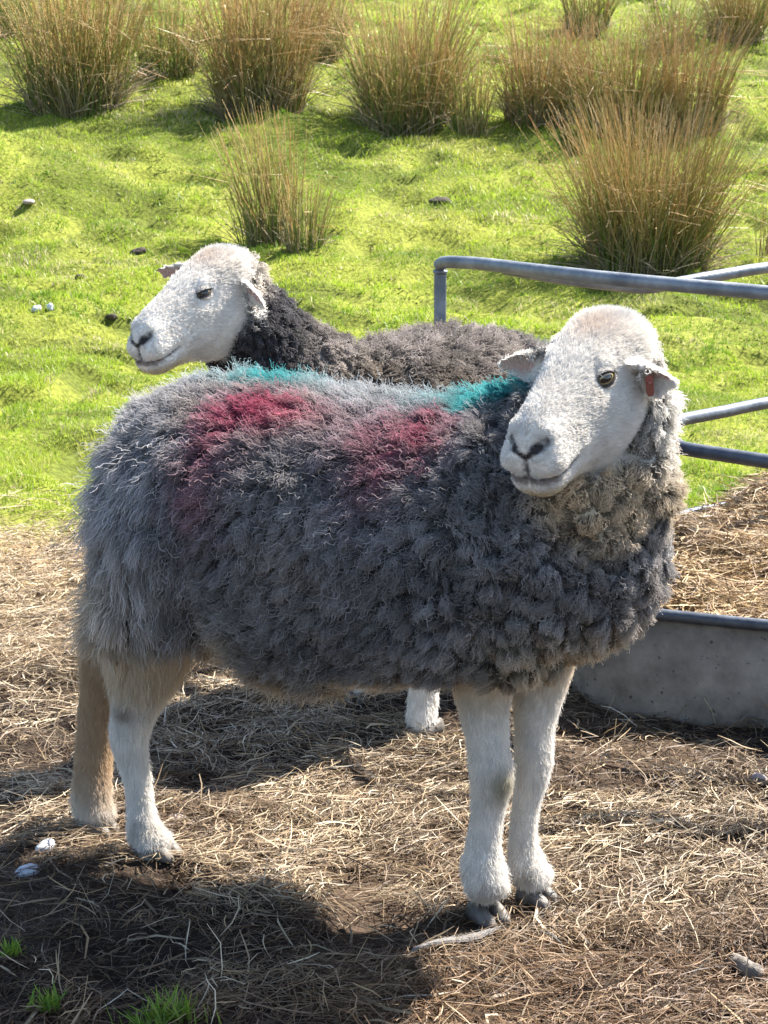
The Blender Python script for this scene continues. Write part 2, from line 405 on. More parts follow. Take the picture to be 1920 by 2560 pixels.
# ------------------------------------------------------------------ rush clumps, each a thing
def rush(u, v, wpx, hpx, label, n=520, brown=.5, spread=1.0, base_brown=.4, lean=0., aspect=1.0):
    n = int(n*.85); wpx = wpx*1.12; spread = spread*1.3
    c = ground_hit(u, v); d = c[1]; pxm = FPX/K/d/1.0
    wid, hgt = wpx/pxm, hpx/pxm
    root = empty('rush_clump', (c[0], c[1], gz1(c[0], c[1])))
    tag(root, label, 'rushes', 'rush clumps on the field')
    br = wid*.27*aspect
    sets = {}
    for nm, cnt, dead in (('green_stems', int(n*(1-brown)), 0), ('dry_stems', int(n*brown), 1), ('basal_litter', int(n*.42), 2)):
        a = rng.uniform(0, 2*math.pi, cnt); rr = br*np.sqrt(rng.random(cnt))
        bx, by = rr*np.cos(a), rr*np.sin(a)*.85
        out = (rr/br)*.8+.2*rng.random(cnt)
        a2 = a + rng.standard_normal(cnt)*.8
        hh = hgt*(1.03-.62*rng.random(cnt)**1.3 if dead < 2 else rng.uniform(.08, .35, cnt))
        ln = (wid*.5-br*.7)*out*rng.uniform(.35, 1.15, cnt)*spread
        if dead == 2: ln = wid*.32*rng.random(cnt)
        kink = (rng.random(cnt) < (.24 if dead == 1 else .07))
        seg = 5; t = np.linspace(0, 1, seg+1)[None]
        bend = rng.uniform(1.0, 2.2, cnt)[:, None]
        px = bx[:, None] + ln[:, None]*np.cos(a2)[:, None]*t**bend + lean*hh[:, None]*t**1.5
        py = by[:, None] + ln[:, None]*np.sin(a2)[:, None]*t**bend
        pz = hh[:, None]*(t - .12*(ln/np.maximum(hh, .01))[:, None]*t*t)
        kk = np.where(kink[:, None], np.clip(t-.55, 0, 1), 0); ka = rng.uniform(0, 6.28, cnt)[:, None]
        px = px + kk*np.cos(ka)*hh[:, None]*.8; py = py + kk*np.sin(ka)*hh[:, None]*.5; pz = pz - kk*hh[:, None]*rng.uniform(.6, 1.3, cnt)[:, None]
        gzb = gz(bx+c[0], by+c[1])-root.location.z
        P = np.stack([px, py, pz+gzb[:, None]-.01], -1)
        wv = rng.uniform(.0018, .0032, cnt)*(d/8.5)**.6
        if dead == 2: wv *= 1.2
        # three-sided stems
        T = norm(np.gradient(P, axis=1)); s1 = norm(np.cross(T, np.array([.3, 1, .1]))); s2 = np.cross(T, s1)
        prof = np.linspace(1, .35, seg+1)[None, :, None]*wv[:, None, None]
        ring = [P+prof*(math.cos(k*2.094)*s1+math.sin(k*2.094)*s2) for k in range(3)]
        Vv = np.stack(ring, 2).reshape(cnt, -1, 3); k = Vv.shape[1]
        b = (np.arange(cnt)*k)[:, None]; Ff = []
        for s in range(seg):
            for j in range(3):
                j2 = (j+1) % 3; Ff.append(b+np.array([3*s+j, 3*s+j2, 3*s+3+j2, 3*s+3+j]))
        tt = np.repeat(np.linspace(0, 1, seg+1), 3)[None, :, None]
        if dead == 0:
            lo = np.array([.115,.185,.028])*rng.uniform(.7, 1.3, (cnt, 1, 1)); hi = np.array([.46,.29,.10])*rng.uniform(.7, 1.2, (cnt, 1, 1))
            Cc = lo*(1-tt**2.*.8)+hi*tt**2.*.8
        elif dead == 1:
            lo = np.array([.30,.26,.09]); hi = mix(np.array([.52,.265,.09]), np.array([.68,.52,.31]), rng.random(cnt)**2)[:, None]
            Cc = lo*(1-tt)+hi*tt; Cc = Cc*rng.uniform(.75, 1.2, (cnt, 1, 1))
        else:
            Cc = np.array([.36,.29,.19])*rng.uniform(.5, 1.5, (cnt, 1, 1))*np.ones_like(tt)
        mesh(nm, Vv.reshape(-1, 3), np.concatenate(Ff), M_rush, root, (Cc*np.ones((cnt, k, 1))).reshape(-1, 3))
    return root
rush(165, 245, 340, 340, 'tall rush clump with pale stems at the upper left corner', 1000, .55)
rush(560, 230, 310, 340, 'tall brown rush clump, second from the left along the top', 950, .68)
rush(365, 160, 200, 190, 'low green rush clump between the two tall clumps at upper left', 320, .35)
rush(585, 512, 215, 290, 'narrow upright rush clump standing alone just behind the rear sheep', 250, .45, .8, lean=-.14)
rush(660, 535, 130, 165, 'small low rush tuft at the right foot of the lone narrow clump', 130, .4, .9)
rush(880, 268, 320, 275, 'dense dark rush clump in the middle of the upper row', 900, .5)
rush(1015, 285, 130, 180, 'small rush tuft at the right foot of the dense middle clump', 150, .5)
rush(1165, 262, 240, 235, 'reddish brown rush clump right of the middle one in the upper row', 560, .7)
rush(1345, 285, 300, 250, 'wide tangled rush clump behind the big right-hand clump', 780, .6)
rush(1490, 290, 210, 240, 'brown leaning rush clump at the right end of the tangled row', 420, .78, lean=.10)
rush(1400, 572, 410, 350, 'largest rush clump, close behind the feeder rail', 1500, .55)
rush(1268, 80, 150, 150, 'small dark green rush tuft at the top edge above the tangled row', 240, .4)
rush(1590, 88, 190, 165, 'dark brown rush clump in the upper right corner', 460, .72)
rush(690, 120, 170, 200, 'brown rush clump half behind the tall second clump', 300, .75)
rush(1652, 560, 60, 150, 'few thin dry rush stems at the right edge of the picture', 26, .8)
rush(10, 80, 160, 160, 'green rush clump partly cut by the left edge', 260, .3)
rush(1445, 110, 170, 130, 'thin pale rush tuft between the tangled row and the upper right corner', 150, .65)

# ------------------------------------------------------------------ hay feeder
def tube_obj(name, pts, r, mat, parent, n=14, k=10, smooth=True):
    P = smooth_path(pts, k) if smooth else np.array(pts, float)
    V, F = tube_geo(P-np.array(parent.location), r, n)
    return mesh(name, V, F, mat, parent)
feeder = empty('hay_feeder', (1.15, 3.75, 0))
tag(feeder, 'galvanised steel hay feeder with tubular rails and a sheet metal tray', 'feeder')
# tray outline in plan (closed, counter-clockwise seen from above), nearest side faces the camera
tray_plan = smooth_path(np.array([[.40,3.62],[.345,3.44],[.40,3.315],[.55,3.235],[.80,3.14],[1.10,3.08],[1.42,3.14],[1.68,3.32],[1.80,3.60],[1.76,3.95],[1.55,4.25],[1.20,4.36],[.85,4.28],[.58,4.05],[.44,3.80],[.40,3.62]]), 8)
TH = .176
def wall_geo(plan, z0, z1, th):
    P = plan[:-1]; n = len(P); T = norm(np.roll(P, -1, 0)-np.roll(P, 1, 0)); Nn = np.c_[T[:, 1], -T[:, 0]]
    o = P; i = P-Nn*th
    V = np.vstack([np.c_[o, np.full(n, z0)], np.c_[o, np.full(n, z1)], np.c_[i, np.full(n, z1)], np.c_[i, np.full(n, z0)]])
    F = []
    for a in range(n):
        b = (a+1) % n
        F += [(a, b, n+b, n+a), (n+a, n+b, 2*n+b, 2*n+a), (2*n+a, 2*n+b, 3*n+b, 3*n+a)]
    return V, F
FL = np.array([1.15, 3.75, 0])
V, F = wall_geo(tray_plan, -.02, TH, .004); mesh('tray_wall', V-FL, F, M_tray, feeder)
rimP = np.c_[tray_plan, np.full(len(tray_plan), TH+.004)]
V, F = tube_geo(rimP, .011, 12, cap=False); mesh('tray_rim', V-FL, F, M_rim, feeder)
V = np.c_[tray_plan[:-1], np.full(len(tray_plan)-1, .02)]; mesh('tray_floor', V-FL, [tuple(range(len(V)))], M_tray, feeder)
ZR = .735
near = [unp(u, v, Y) for u, v, Y in ((948,574,3.84),(956,568,3.83),(975,566,3.80),(1040,570,3.72),(1150,583,3.58),(1300,600,3.42),(1480,617,3.30),(1659,633,3.22),(1850,655,3.12))]
near = [np.array([p[0], p[1], p[2]]) for p in near]
tube_obj('top_rail', near+[(1.15,3.02,.72),(1.5,3.12,.72),(1.8,3.35,.72),(1.9,3.65,.72)], .0125, M_galv, feeder)
rear = [unp(u, v, Y) for u, v, Y in ((1090,580,3.92),(1200,600,3.98),(1330,617,4.02),(1400,622,4.05),(1470,610,4.08),(1560,594,4.12),(1659,578,4.18),(1850,555,4.30))]
tube_obj('rear_top_rail', [p for p in rear]+[(1.35,4.45,.75),(1.7,4.2,.73),(1.9,3.65,.72)], .0125, M_galv, feeder)
midn = [unp(u, v, Y) for u, v, Y in ((1445,955,3.40),(1480,969,3.34),(1560,982,3.28),(1659,997,3.22),(1850,1025,3.13))]
tube_obj('middle_rail', [(.40,3.55,.475)]+midn+[(1.15,3.04,.455),(1.5,3.14,.455),(1.75,3.35,.455),(1.85,3.65,.455)], .0125, M_rim, feeder)
midf = [unp(u, v, Y) for u, v, Y in ((1440,915,3.62),(1480,905,3.68),(1560,890,3.78),(1659,870,3.90),(1850,840,4.1))]
tube_obj('rear_middle_rail', [(.40,3.56,.474)]+midf+[(1.3,4.40,.47),(1.7,4.15,.46),(1.86,3.66,.455)], .0125, M_rim, feeder)
def post(x, y, z0, z1, w=.024, th=.010, rz=0):
    c, s = math.cos(rz), math.sin(rz); B = np.array([[c, s, 0], [-s, c, 0], [0, 0, 1.]])
    b = .0015; V = []; F = []
    pr = [(-w/2+b, -th/2), (w/2-b, -th/2), (w/2, -th/2+b), (w/2, th/2-b), (w/2-b, th/2), (-w/2+b, th/2), (-w/2, th/2-b), (-w/2, -th/2+b)]
    for z in (z0, z1):
        for px, py in pr: V.append((px, py, z))
    for j in range(8): F.append((j, (j+1) % 8, 8+(j+1) % 8, 8+j))
    F += [tuple(range(7, -1, -1)), tuple(range(8, 16))]
    V = np.array(V) @ B + np.array([x, y, 0])-FL
    return mesh('post', V, F, M_galv, feeder, smooth=False)
p0 = unp(950, 576, 3.84); post(p0[0]+.001, p0[1], -.02, p0[2]-.004, rz=R(8))
V, F = ellipsoid_geo(p0-FL+np.array([.001, 0, -.010]), np.array([.0155, .011, .006]), n=14, m=8); mesh('weld', V+.001*vnoise(V, 300, 2)[:, None], F, M_galv, feeder)
for (x, y) in ((1.42, 3.12), (1.83, 3.62), (1.32, 4.40)): post(x, y, -.02, .735)

# hay heaped in the tray (uncountable)
n = 22000
ang0 = rng.uniform(0, 2*math.pi, n); rr = np.sqrt(rng.random(n))
x = 1.08+.70*rr*np.cos(ang0); y = 3.74+.60*rr*np.sin(ang0)
def inside(px, py, poly):
    r = np.zeros(len(px), bool); j = len(poly)-1
    for i in range(len(poly)):
        xi, yi = poly[i]; xj, yj = poly[j]
        c = ((yi > py) != (yj > py)) & (px < (xj-xi)*(py-yi)/(yj-yi+1e-12)+xi); r ^= c; j = i
    return r
tp = tray_plan[:-1]; ctr = tp.mean(0); shr = ctr+(tp-ctr)*.965
k = inside(x, y, shr); x, y = x[k], y[k]; n = len(x); q = np.c_[x, y]
def heap(x, y):
    q = np.c_[x, y]
    return .150+.05*np.clip(fbm(q, 3.2, 2, 71), -.9, 1)+.05*sstep(3.25, 3.9, y)
gxs = np.linspace(.3, 1.85, 90); gys = np.linspace(3.05, 4.4, 80); XX, YY = np.meshgrid(gxs, gys); hx, hy = XX.ravel(), YY.ravel()
Vh = np.c_[hx, hy, heap(hx, hy)-.012]; ok = inside(hx, hy, ctr+(tp-ctr)*.985)
i0 = (np.arange(79)[:, None]*90+np.arange(89)).ravel(); Fh = np.c_[i0, i0+1, i0+91, i0+90]; Fh = Fh[ok[Fh].all(1)]
bedcol = mix(np.array([.20,.135,.06]), np.array([.30,.21,.10]), rng.random(len(Vh)))
o = tag(mesh('hay_heap', Vh, Fh, M_hay, col=bedcol), 'heap of golden hay lying in the feeder tray', 'hay', kind='stuff')
L = rng.lognormal(math.log(.07), .5, n).clip(.02, .25)
hv, hf, hc = stalks(x, y, heap(x, y)+rng.uniform(-.008, .012, n), L, rng.uniform(.0012, .0032, n), fbm(q, 2, 2, 73)*3+rng.standard_normal(n), rng.standard_normal(n)*.22,
    rng.standard_normal(n)*.8, hay_col(n, q, .6*sstep(.1, .7, fbm(q, 4, 2, 74)))*np.array([1.08, 1.0, .85]))
o2 = mesh('stalks', hv, hf, M_hay, o, hc, smooth=False); o2['kind'] = 'stuff'

# ------------------------------------------------------------------ small things lying about
def stone(name, u, v, w, h, mat, label, cat, group=None, seed=0, flat=.6):
    c = ground_hit(u, v); r = w/(FPX/K/c[1])/2
    V, F = ellipsoid_geo(np.zeros(3), np.array([r, r*.8, r*flat]), n=20, m=12)
    V = V*(1+.34*vnoise(V/r, 1.1, seed)[:, None]+.13*vnoise(V/r, 3.1, seed+2)[:, None])
    o = mesh(name, V, F, mat); o.location = (c[0], c[1], gz1(c[0], c[1])+r*flat*.32); o.rotation_euler = (0, 0, seed*1.3)
    return tag(o, label, cat, group)
stone('stone', 100, 1838, 52, 30, M_white, 'white rounded stone in the hay at the left edge, the farther of two', 'stone', seed=1)
stone('stone', 60, 1890, 55, 34, M_white, 'white rounded stone in the hay at the left edge, the nearer of two', 'stone', seed=3)
stone('stone', 383, 1768, 46, 14, M_stone, 'small flat pinkish stone behind the near hind hoof', 'stone', seed=5, flat=.25)
stone('stone', 64, 440, 32, 18, M_stone, 'flat pale pink stone lying in the grass at the far left', 'stone', seed=6, flat=.4)
stone('stone', 78, 672, 24, 16, M_white, 'small white stone in the grass left of the rear sheep, left of its pair', 'stone', seed=8, flat=.7)
stone('stone', 108, 668, 20, 18, M_white, 'small white stone in the grass left of the rear sheep, right of its pair', 'stone', seed=9, flat=.8)
stone('stone', 1640, 1690, 44, 36, M_stone, 'pale stone in the hay at the right edge below the tray', 'stone', seed=12, flat=.7)
M_soil = mat_noise('damp soil clod', (.020,.015,.011), (.085,.065,.045), 60, .95, 0, .9)
stone('soil_clod', 298, 548, 40, 26, M_soil, 'dark clod of soil on the turf left above the rear sheep head', 'clod', 'soil clods on the turf', 21, .5)
stone('soil_clod', 172, 602, 24, 20, M_soil, 'small dark clod of soil on the turf left of the rear sheep forehead', 'clod', 'soil clods on the turf', 22, .6)
stone('soil_clod', 243, 694, 30, 20, M_soil, 'dark clod of soil on the turf beside the rear sheep nose', 'clod', 'soil clods on the turf', 23, .5)
stone('soil_clod', 950, 438, 46, 26, M_soil, 'broad dark clod of soil on the turf left of the largest rush clump', 'clod', 'soil clods on the turf', 24, .4)
stone('soil_clod', 125, 1190, 60, 22, M_soil, 'flat dark clod where the turf meets the hay left of the front sheep', 'clod', 'soil clods on the turf', 25, .35)
# short weathered stick, lower right
c = ground_hit(1606, 2100); B = np.array([.25, -.95, .18])
pts = np.array([c+B*t for t in np.linspace(-.036, .036, 9)])+np.array([0, 0, .008])
V, F = tube_geo(pts, np.array([.0095,.0105,.0100,.0108,.0104,.0110,.0106,.0109,.0104]), 14)
V = V+.0012*vnoise(V, 160, 4)[:, None]
tag(mesh('stick', V, F, M_dung), 'short thick weathered stick in the hay at lower right', 'stick')
# a shed wisp of grey wool on the ground
def wisp(u0, v0, u1, v1, n, label):
    a, b = ground_hit(u0, v0), ground_hit(u1, v1); k = 9; t = np.linspace(0, 1, k)[None, :, None]
    s = rng.uniform(-.1, .75, (n, 1, 1)); e = s+rng.uniform(.2, .45, (n, 1, 1)); tt = s+(e-s)*t
    P = a+(b-a)*tt; w = .0055*np.exp(-((tt-.6)/.45)**2)
    P = P + rng.standard_normal((n, 1, 3))*w*[1, 1, .5] + rng.standard_normal((n, k, 3))*.0016
    P[..., 2] = gz(P[..., 0].ravel(), P[..., 1].ravel()).reshape(n, k)+.011+.004*rng.random((n, 1))
    return tag(hair('wool_wisp', P, np.full((n, k), .00020), np.full((n, k, 3), .34)*np.array([1, .93, .86]), M_wool), label, 'wool')
wisp(905, 2068, 1060, 2030, 420, 'shed wisp of grey wool lying on the hay below the front hooves')
# fresh grass tufts in the foreground
def tuft(u, v, wpx, hpx, n, label):
    c = ground_hit(u, v); pxm = FPX/K/c[1]; w, h = wpx/pxm, hpx/pxm
    x = rng.standard_normal(n)*w*.22; y = rng.standard_normal(n)*w*.15
    col = mix(np.array([.10,.22,.02]), np.array([.26,.34,.06]), rng.random(n))
    z0 = gz(x+c[0], y+c[1])-gz1(c[0], c[1])
    V, F, C = blades(x, y, h*rng.uniform(.4, 1.1, n), rng.uniform(.0025, .0045, n), rng.uniform(.2, 1.0, n), col, z=z0, seg=4)
    o = mesh('grass_tuft', V, F, M_grass, col=C, smooth=False); o.location = (c[0], c[1], gz1(c[0], c[1])+.008)
    return tag(o, label, 'grass', 'fresh grass tufts in the foreground')
tuft(345, 2225, 190, 78, 150, 'bright green grass tuft at the bottom edge, widest of the three')
tuft(98, 2190, 75, 55, 45, 'small green grass tuft near the bottom left corner')
tuft(22, 2075, 60, 40, 45, 'low dull green grass tuft at the left edge in the shadow')

# ------------------------------------------------------------------ sheep
def remesh(V, F, vox, it=0, fac=.5):
    o = mesh('tmp', V, F); m = o.modifiers.new('r', 'REMESH'); m.mode = 'VOXEL'; m.voxel_size = vox; m.use_smooth_shade = True
    if it:
        s = o.modifiers.new('s', 'SMOOTH'); s.factor = fac; s.iterations = it
    dg = bpy.context.evaluated_depsgraph_get(); e = o.evaluated_get(dg)
    me = bpy.data.meshes.new_from_object(e, depsgraph=dg)
    old = o.data; bpy.data.objects.remove(o); bpy.data.meshes.remove(old)
    v = np.empty(len(me.vertices)*3); me.vertices.foreach_get('co', v)
    f = [tuple(p.vertices) for p in me.polygons]
    return me, v.reshape(-1, 3), f
def arrays(me):
    n = len(me.vertices); v = np.empty(n*3, np.float32); me.vertices.foreach_get('co', v)
    nn = np.empty(n*3, np.float32); me.vertices.foreach_get('normal', nn)
    me.calc_loop_triangles(); t = np.empty(len(me.loop_triangles)*3, np.int32); me.loop_triangles.foreach_get('vertices', t)
    return v.reshape(-1, 3).astype(float), nn.reshape(-1, 3).astype(float), t.reshape(-1, 3)
def sample(V, Nn, T, dens):
    """random surface points; dens = hairs per m2 at the vertices"""
    A = np.linalg.norm(np.cross(V[T[:, 1]]-V[T[:, 0]], V[T[:, 2]]-V[T[:, 0]]), axis=1)*.5
    w = A*dens[T].mean(1); n = int(w.sum()); 
    i = np.searchsorted(np.cumsum(w), rng.random(n)*w.sum()).clip(0, len(T)-1)
    a, b = rng.random(n), rng.random(n); s = a+b > 1; a[s], b[s] = 1-a[s], 1-b[s]
    B = np.c_[1-a-b, a, b][:, :, None]
    return (V[T[i]]*B).sum(1), norm((Nn[T[i]]*B).sum(1))
def nearest(P, C):
    kd = kdtree.KDTree(len(C))
    for i, c in enumerate(C): kd.insert(c, i)
    kd.balance(); f = kd.find
    r = [f(p) for p in P.tolist()]
    return np.array([x[1] for x in r]), np.array([x[2] for x in r])
def grow(P, Nn, D, L, seg, lift0, lift1, cA, cF, C=None, cK=.0, phase=None, jit=.25):
    n = len(P); t = np.linspace(0, 1, seg+1)
    D = norm(D-Nn*(D*Nn).sum(1, keepdims=True)+rng.standard_normal((n, 3))*jit)
    pos = np.zeros((n, seg+1, 3)); pos[:, 0] = P; step = (L/seg)[:, None]
    for i in range(seg):
        l = lift0+(lift1-lift0)*((i+.5)/seg)
        l = l[:, None] if np.ndim(l) else l
        pos[:, i+1] = pos[:, i]+norm(Nn*l+D*(1-l))*step
    e1 = norm(np.cross(Nn, D)); ph = rng.uniform(0, 6.28, n) if phase is None else phase
    th = 2*math.pi*(np.asarray(cF)*np.ones(n))[:, None]*t[None]+ph[:, None]
    A = (np.asarray(cA)*np.ones(n))[:, None]*np.minimum(1, t*2.2)[None]
    pos += (A*np.cos(th)-A[:, :1]*0)[..., None]*e1[:, None] + (A*.7*np.sin(th))[..., None]*Nn[:, None]
    if C is not None:
        k = (np.asarray(cK)*np.ones(n))[:, None]*(t**1.2)[None]
        pos += (C-P)[:, None]*k[..., None]
    return pos

HS = np.array([  # head stations: y along the face, half width, top, bottom
    [-.055,.022,-.030,-.060],[-.045,.042,-.004,-.085],[-.025,.046,.016,-.106],[.000,.0525,.027,-.128],[.035,.0555,.031,-.139],
    [.070,.0560,.026,-.140],[.098,.0535,.018,-.132],[.122,.0500,.011,-.121],[.146,.046,.006,-.116],[.170,.0425,.001,-.113],
    [.188,.0415,-.005,-.113],[.203,.040,-.013,-.111],[.214,.035,-.022,-.105],[.221,.024,-.032,-.094],[.224,.009,-.042,-.078]])
def head_geo():
    S = smooth_path(HS, 5); n = 56; th = np.linspace(0, 2*math.pi, n, endpoint=False); rows = []
    for y, hw, zt, zb in S:
        c, s = np.cos(th), np.sin(th); e = .62+.24*sstep(.10, .17, y)
        zc = zt*.42+zb*.58+.012*sstep(.1, .0, y)
        x = hw*np.sign(c)*np.abs(c)**e
        z = np.where(s > 0, zc+(zt-zc)*np.abs(s)**.92, zc-(zc-zb)*np.abs(s)**.95)
        low = np.clip((zc-z)/max(zc-zb, 1e-4), 0, 1); x = x*(1-.36*low**1.5*sstep(.20, .12, y)-.10*low**1.5)
        up = np.clip((z-zc)/max(zt-zc, 1e-4), 0, 1); x = x*(1-.16*up**2*sstep(.06, .12, y))
        rows.append(np.c_[x, np.full(n, y), z])
    V = np.concatenate(rows); m = len(S); F = []
    for i in range(m-1):
        for j in range(n): F.append((i*n+j, i*n+(j+1) % n, (i+1)*n+(j+1) % n, (i+1)*n+j))
    V = np.vstack([V, [0, -.058, -.045], [0, .2255, -.056]]); c0 = m*n
    for j in range(n): F += [(c0, (j+1) % n, j), (c0+1, (m-1)*n+j, (m-1)*n+(j+1) % n)]
    def bump(c, r, d):
        k = np.exp(-((V-c)**2).sum(1)/r**2)[:, None]; V[:] = V+k*np.asarray(d)
    for s in (-1, 1):
        bump((s*.050, .088, -.009), .014, (-s*.0040, .001, 0))         # eye socket
        bump((s*.046, .080, .011), .013, (s*.0060, .003, .003))        # brow
        bump((s*.060, .045, -.080), .035, (s*.006, 0, 0))              # cheek
        bump((s*.044, .135, -.050), .026, (-s*.003, 0, 0))             # hollow before the cheek
        bump((s*.022, .216, -.036), .0090, (-s*.004, -.0080, -.002))   # nostril
        bump((s*.028, .202, -.018), .012, (s*.003, .002, .004))        # nostril wing
        bump((s*.026, .210, -.062), .015, (s*.005, .0055, 0))          # upper lip pad
        bump((s*.015, .214, -.090), .014, (0, .003, 0))                # lower lip
    bump((0, .224, -.058), .006, (0, -.005, 0))                        # philtrum
    # mouth crease
    for y in np.linspace(.160, .224, 22):
        hw = np.interp(y, HS[:, 0], HS[:, 1])*.93
        for s in (-1, 1): bump((s*hw, y, mouth_z(y)), .0060, (-s*.0028, -.0012 if y < .21 else -.0035, 0))
    return V, F
def mouth_z(y): return -.0785+.0075*np.clip((.205-y)/.045, 0, 1)**1.3
NOSE = [((0,.224,-.074),(0,.225,-.052),.0018),((0,.225,-.052),(.013,.221,-.042),.0030),((0,.225,-.052),(-.013,.221,-.042),.0030),
        ((.013,.221,-.042),(.026,.212,-.033),.0052),((-.013,.221,-.042),(-.026,.212,-.033),.0052)]
def seg_d(P, a, b):
    a = np.array(a); b = np.array(b); t = np.clip(((P-a)@(b-a))/((b-a)@(b-a)), 0, 1)
    return np.linalg.norm(P-a-t[:, None]*(b-a), axis=1)

def ear_geo(base, d, face, ln, w, droop=.25, cup=.5, th=.0032, split=0.):
    """cupped leaf: base point, direction, opening direction"""
    d = norm(np.array(d, float)); f = norm(np.array(face, float)-d*np.dot(face, d)); x = np.cross(d, f)
    nu, nv = 18, 13; V = []; F = []
    for side in (1, -1):
        for i in range(nu+1):
            u = i/nu
            wid = w*.5*((.62+.38*math.sin(math.pi*u**.85))*math.sqrt(max(0, 1-u**2.6))+.05*(1-u)+.02)
            c = np.array(base)+d*ln*u-f*0+np.array([0, 0, -1])*droop*ln*u*u
            for j in range(nv):
                v = j/(nv-1)*2-1
                p = c+x*wid*v+f*(cup*wid*(v*v)*(1-.25*u)-.15*wid)+f*side*th*(1-.75*abs(v)**4)*(1-.5*u)
                if split and u > .62: p = p - d*split*ln*(u-.62)*np.exp(-((v-.15)/.16)**2)*2.2
                V.append(p)
    o = (nu+1)*nv
    for i in range(nu):
        for j in range(nv-1):
            a = i*nv+j; F += [(a, a+1, a+nv+1, a+nv), (o+a, o+a+nv, o+a+nv+1, o+a+1)]
        for j in (0, nv-1):
            a = i*nv+j; q = (a, a+nv, o+a+nv, o+a); F.append(q if j == 0 else q[::-1])
    for i in (0, nu):
        for j in range(nv-1):
            a = i*nv+j; q = (a, o+a, o+a+1, a+1); F.append(q if i == 0 else q[::-1])
    return np.array(V), F

def loft_body(st, axO, a, pr):
    S = smooth_path(st, 5); n = 44; th = np.linspace(0, 2*math.pi, n, endpoint=False); V = []
    for s, zc, hw, hh, t0 in S:
        c, q = np.cos(th), np.sin(th)
        t = t0+hw*np.sign(c)*np.abs(c)**.92; z = zc+hh*np.sign(q)*np.abs(q)**.95
        V.append(axO+np.c_[s*a[0]+t*pr[0], s*a[1]+t*pr[1], z])
    m = len(S); V = np.concatenate(V); F = []
    for i in range(m-1):
        for j in range(n): F.append((i*n+j, i*n+(j+1) % n, (i+1)*n+(j+1) % n, (i+1)*n+j))
    F += [tuple(range(n-1, -1, -1)), tuple(range((m-1)*n, m*n))]
    return V, F

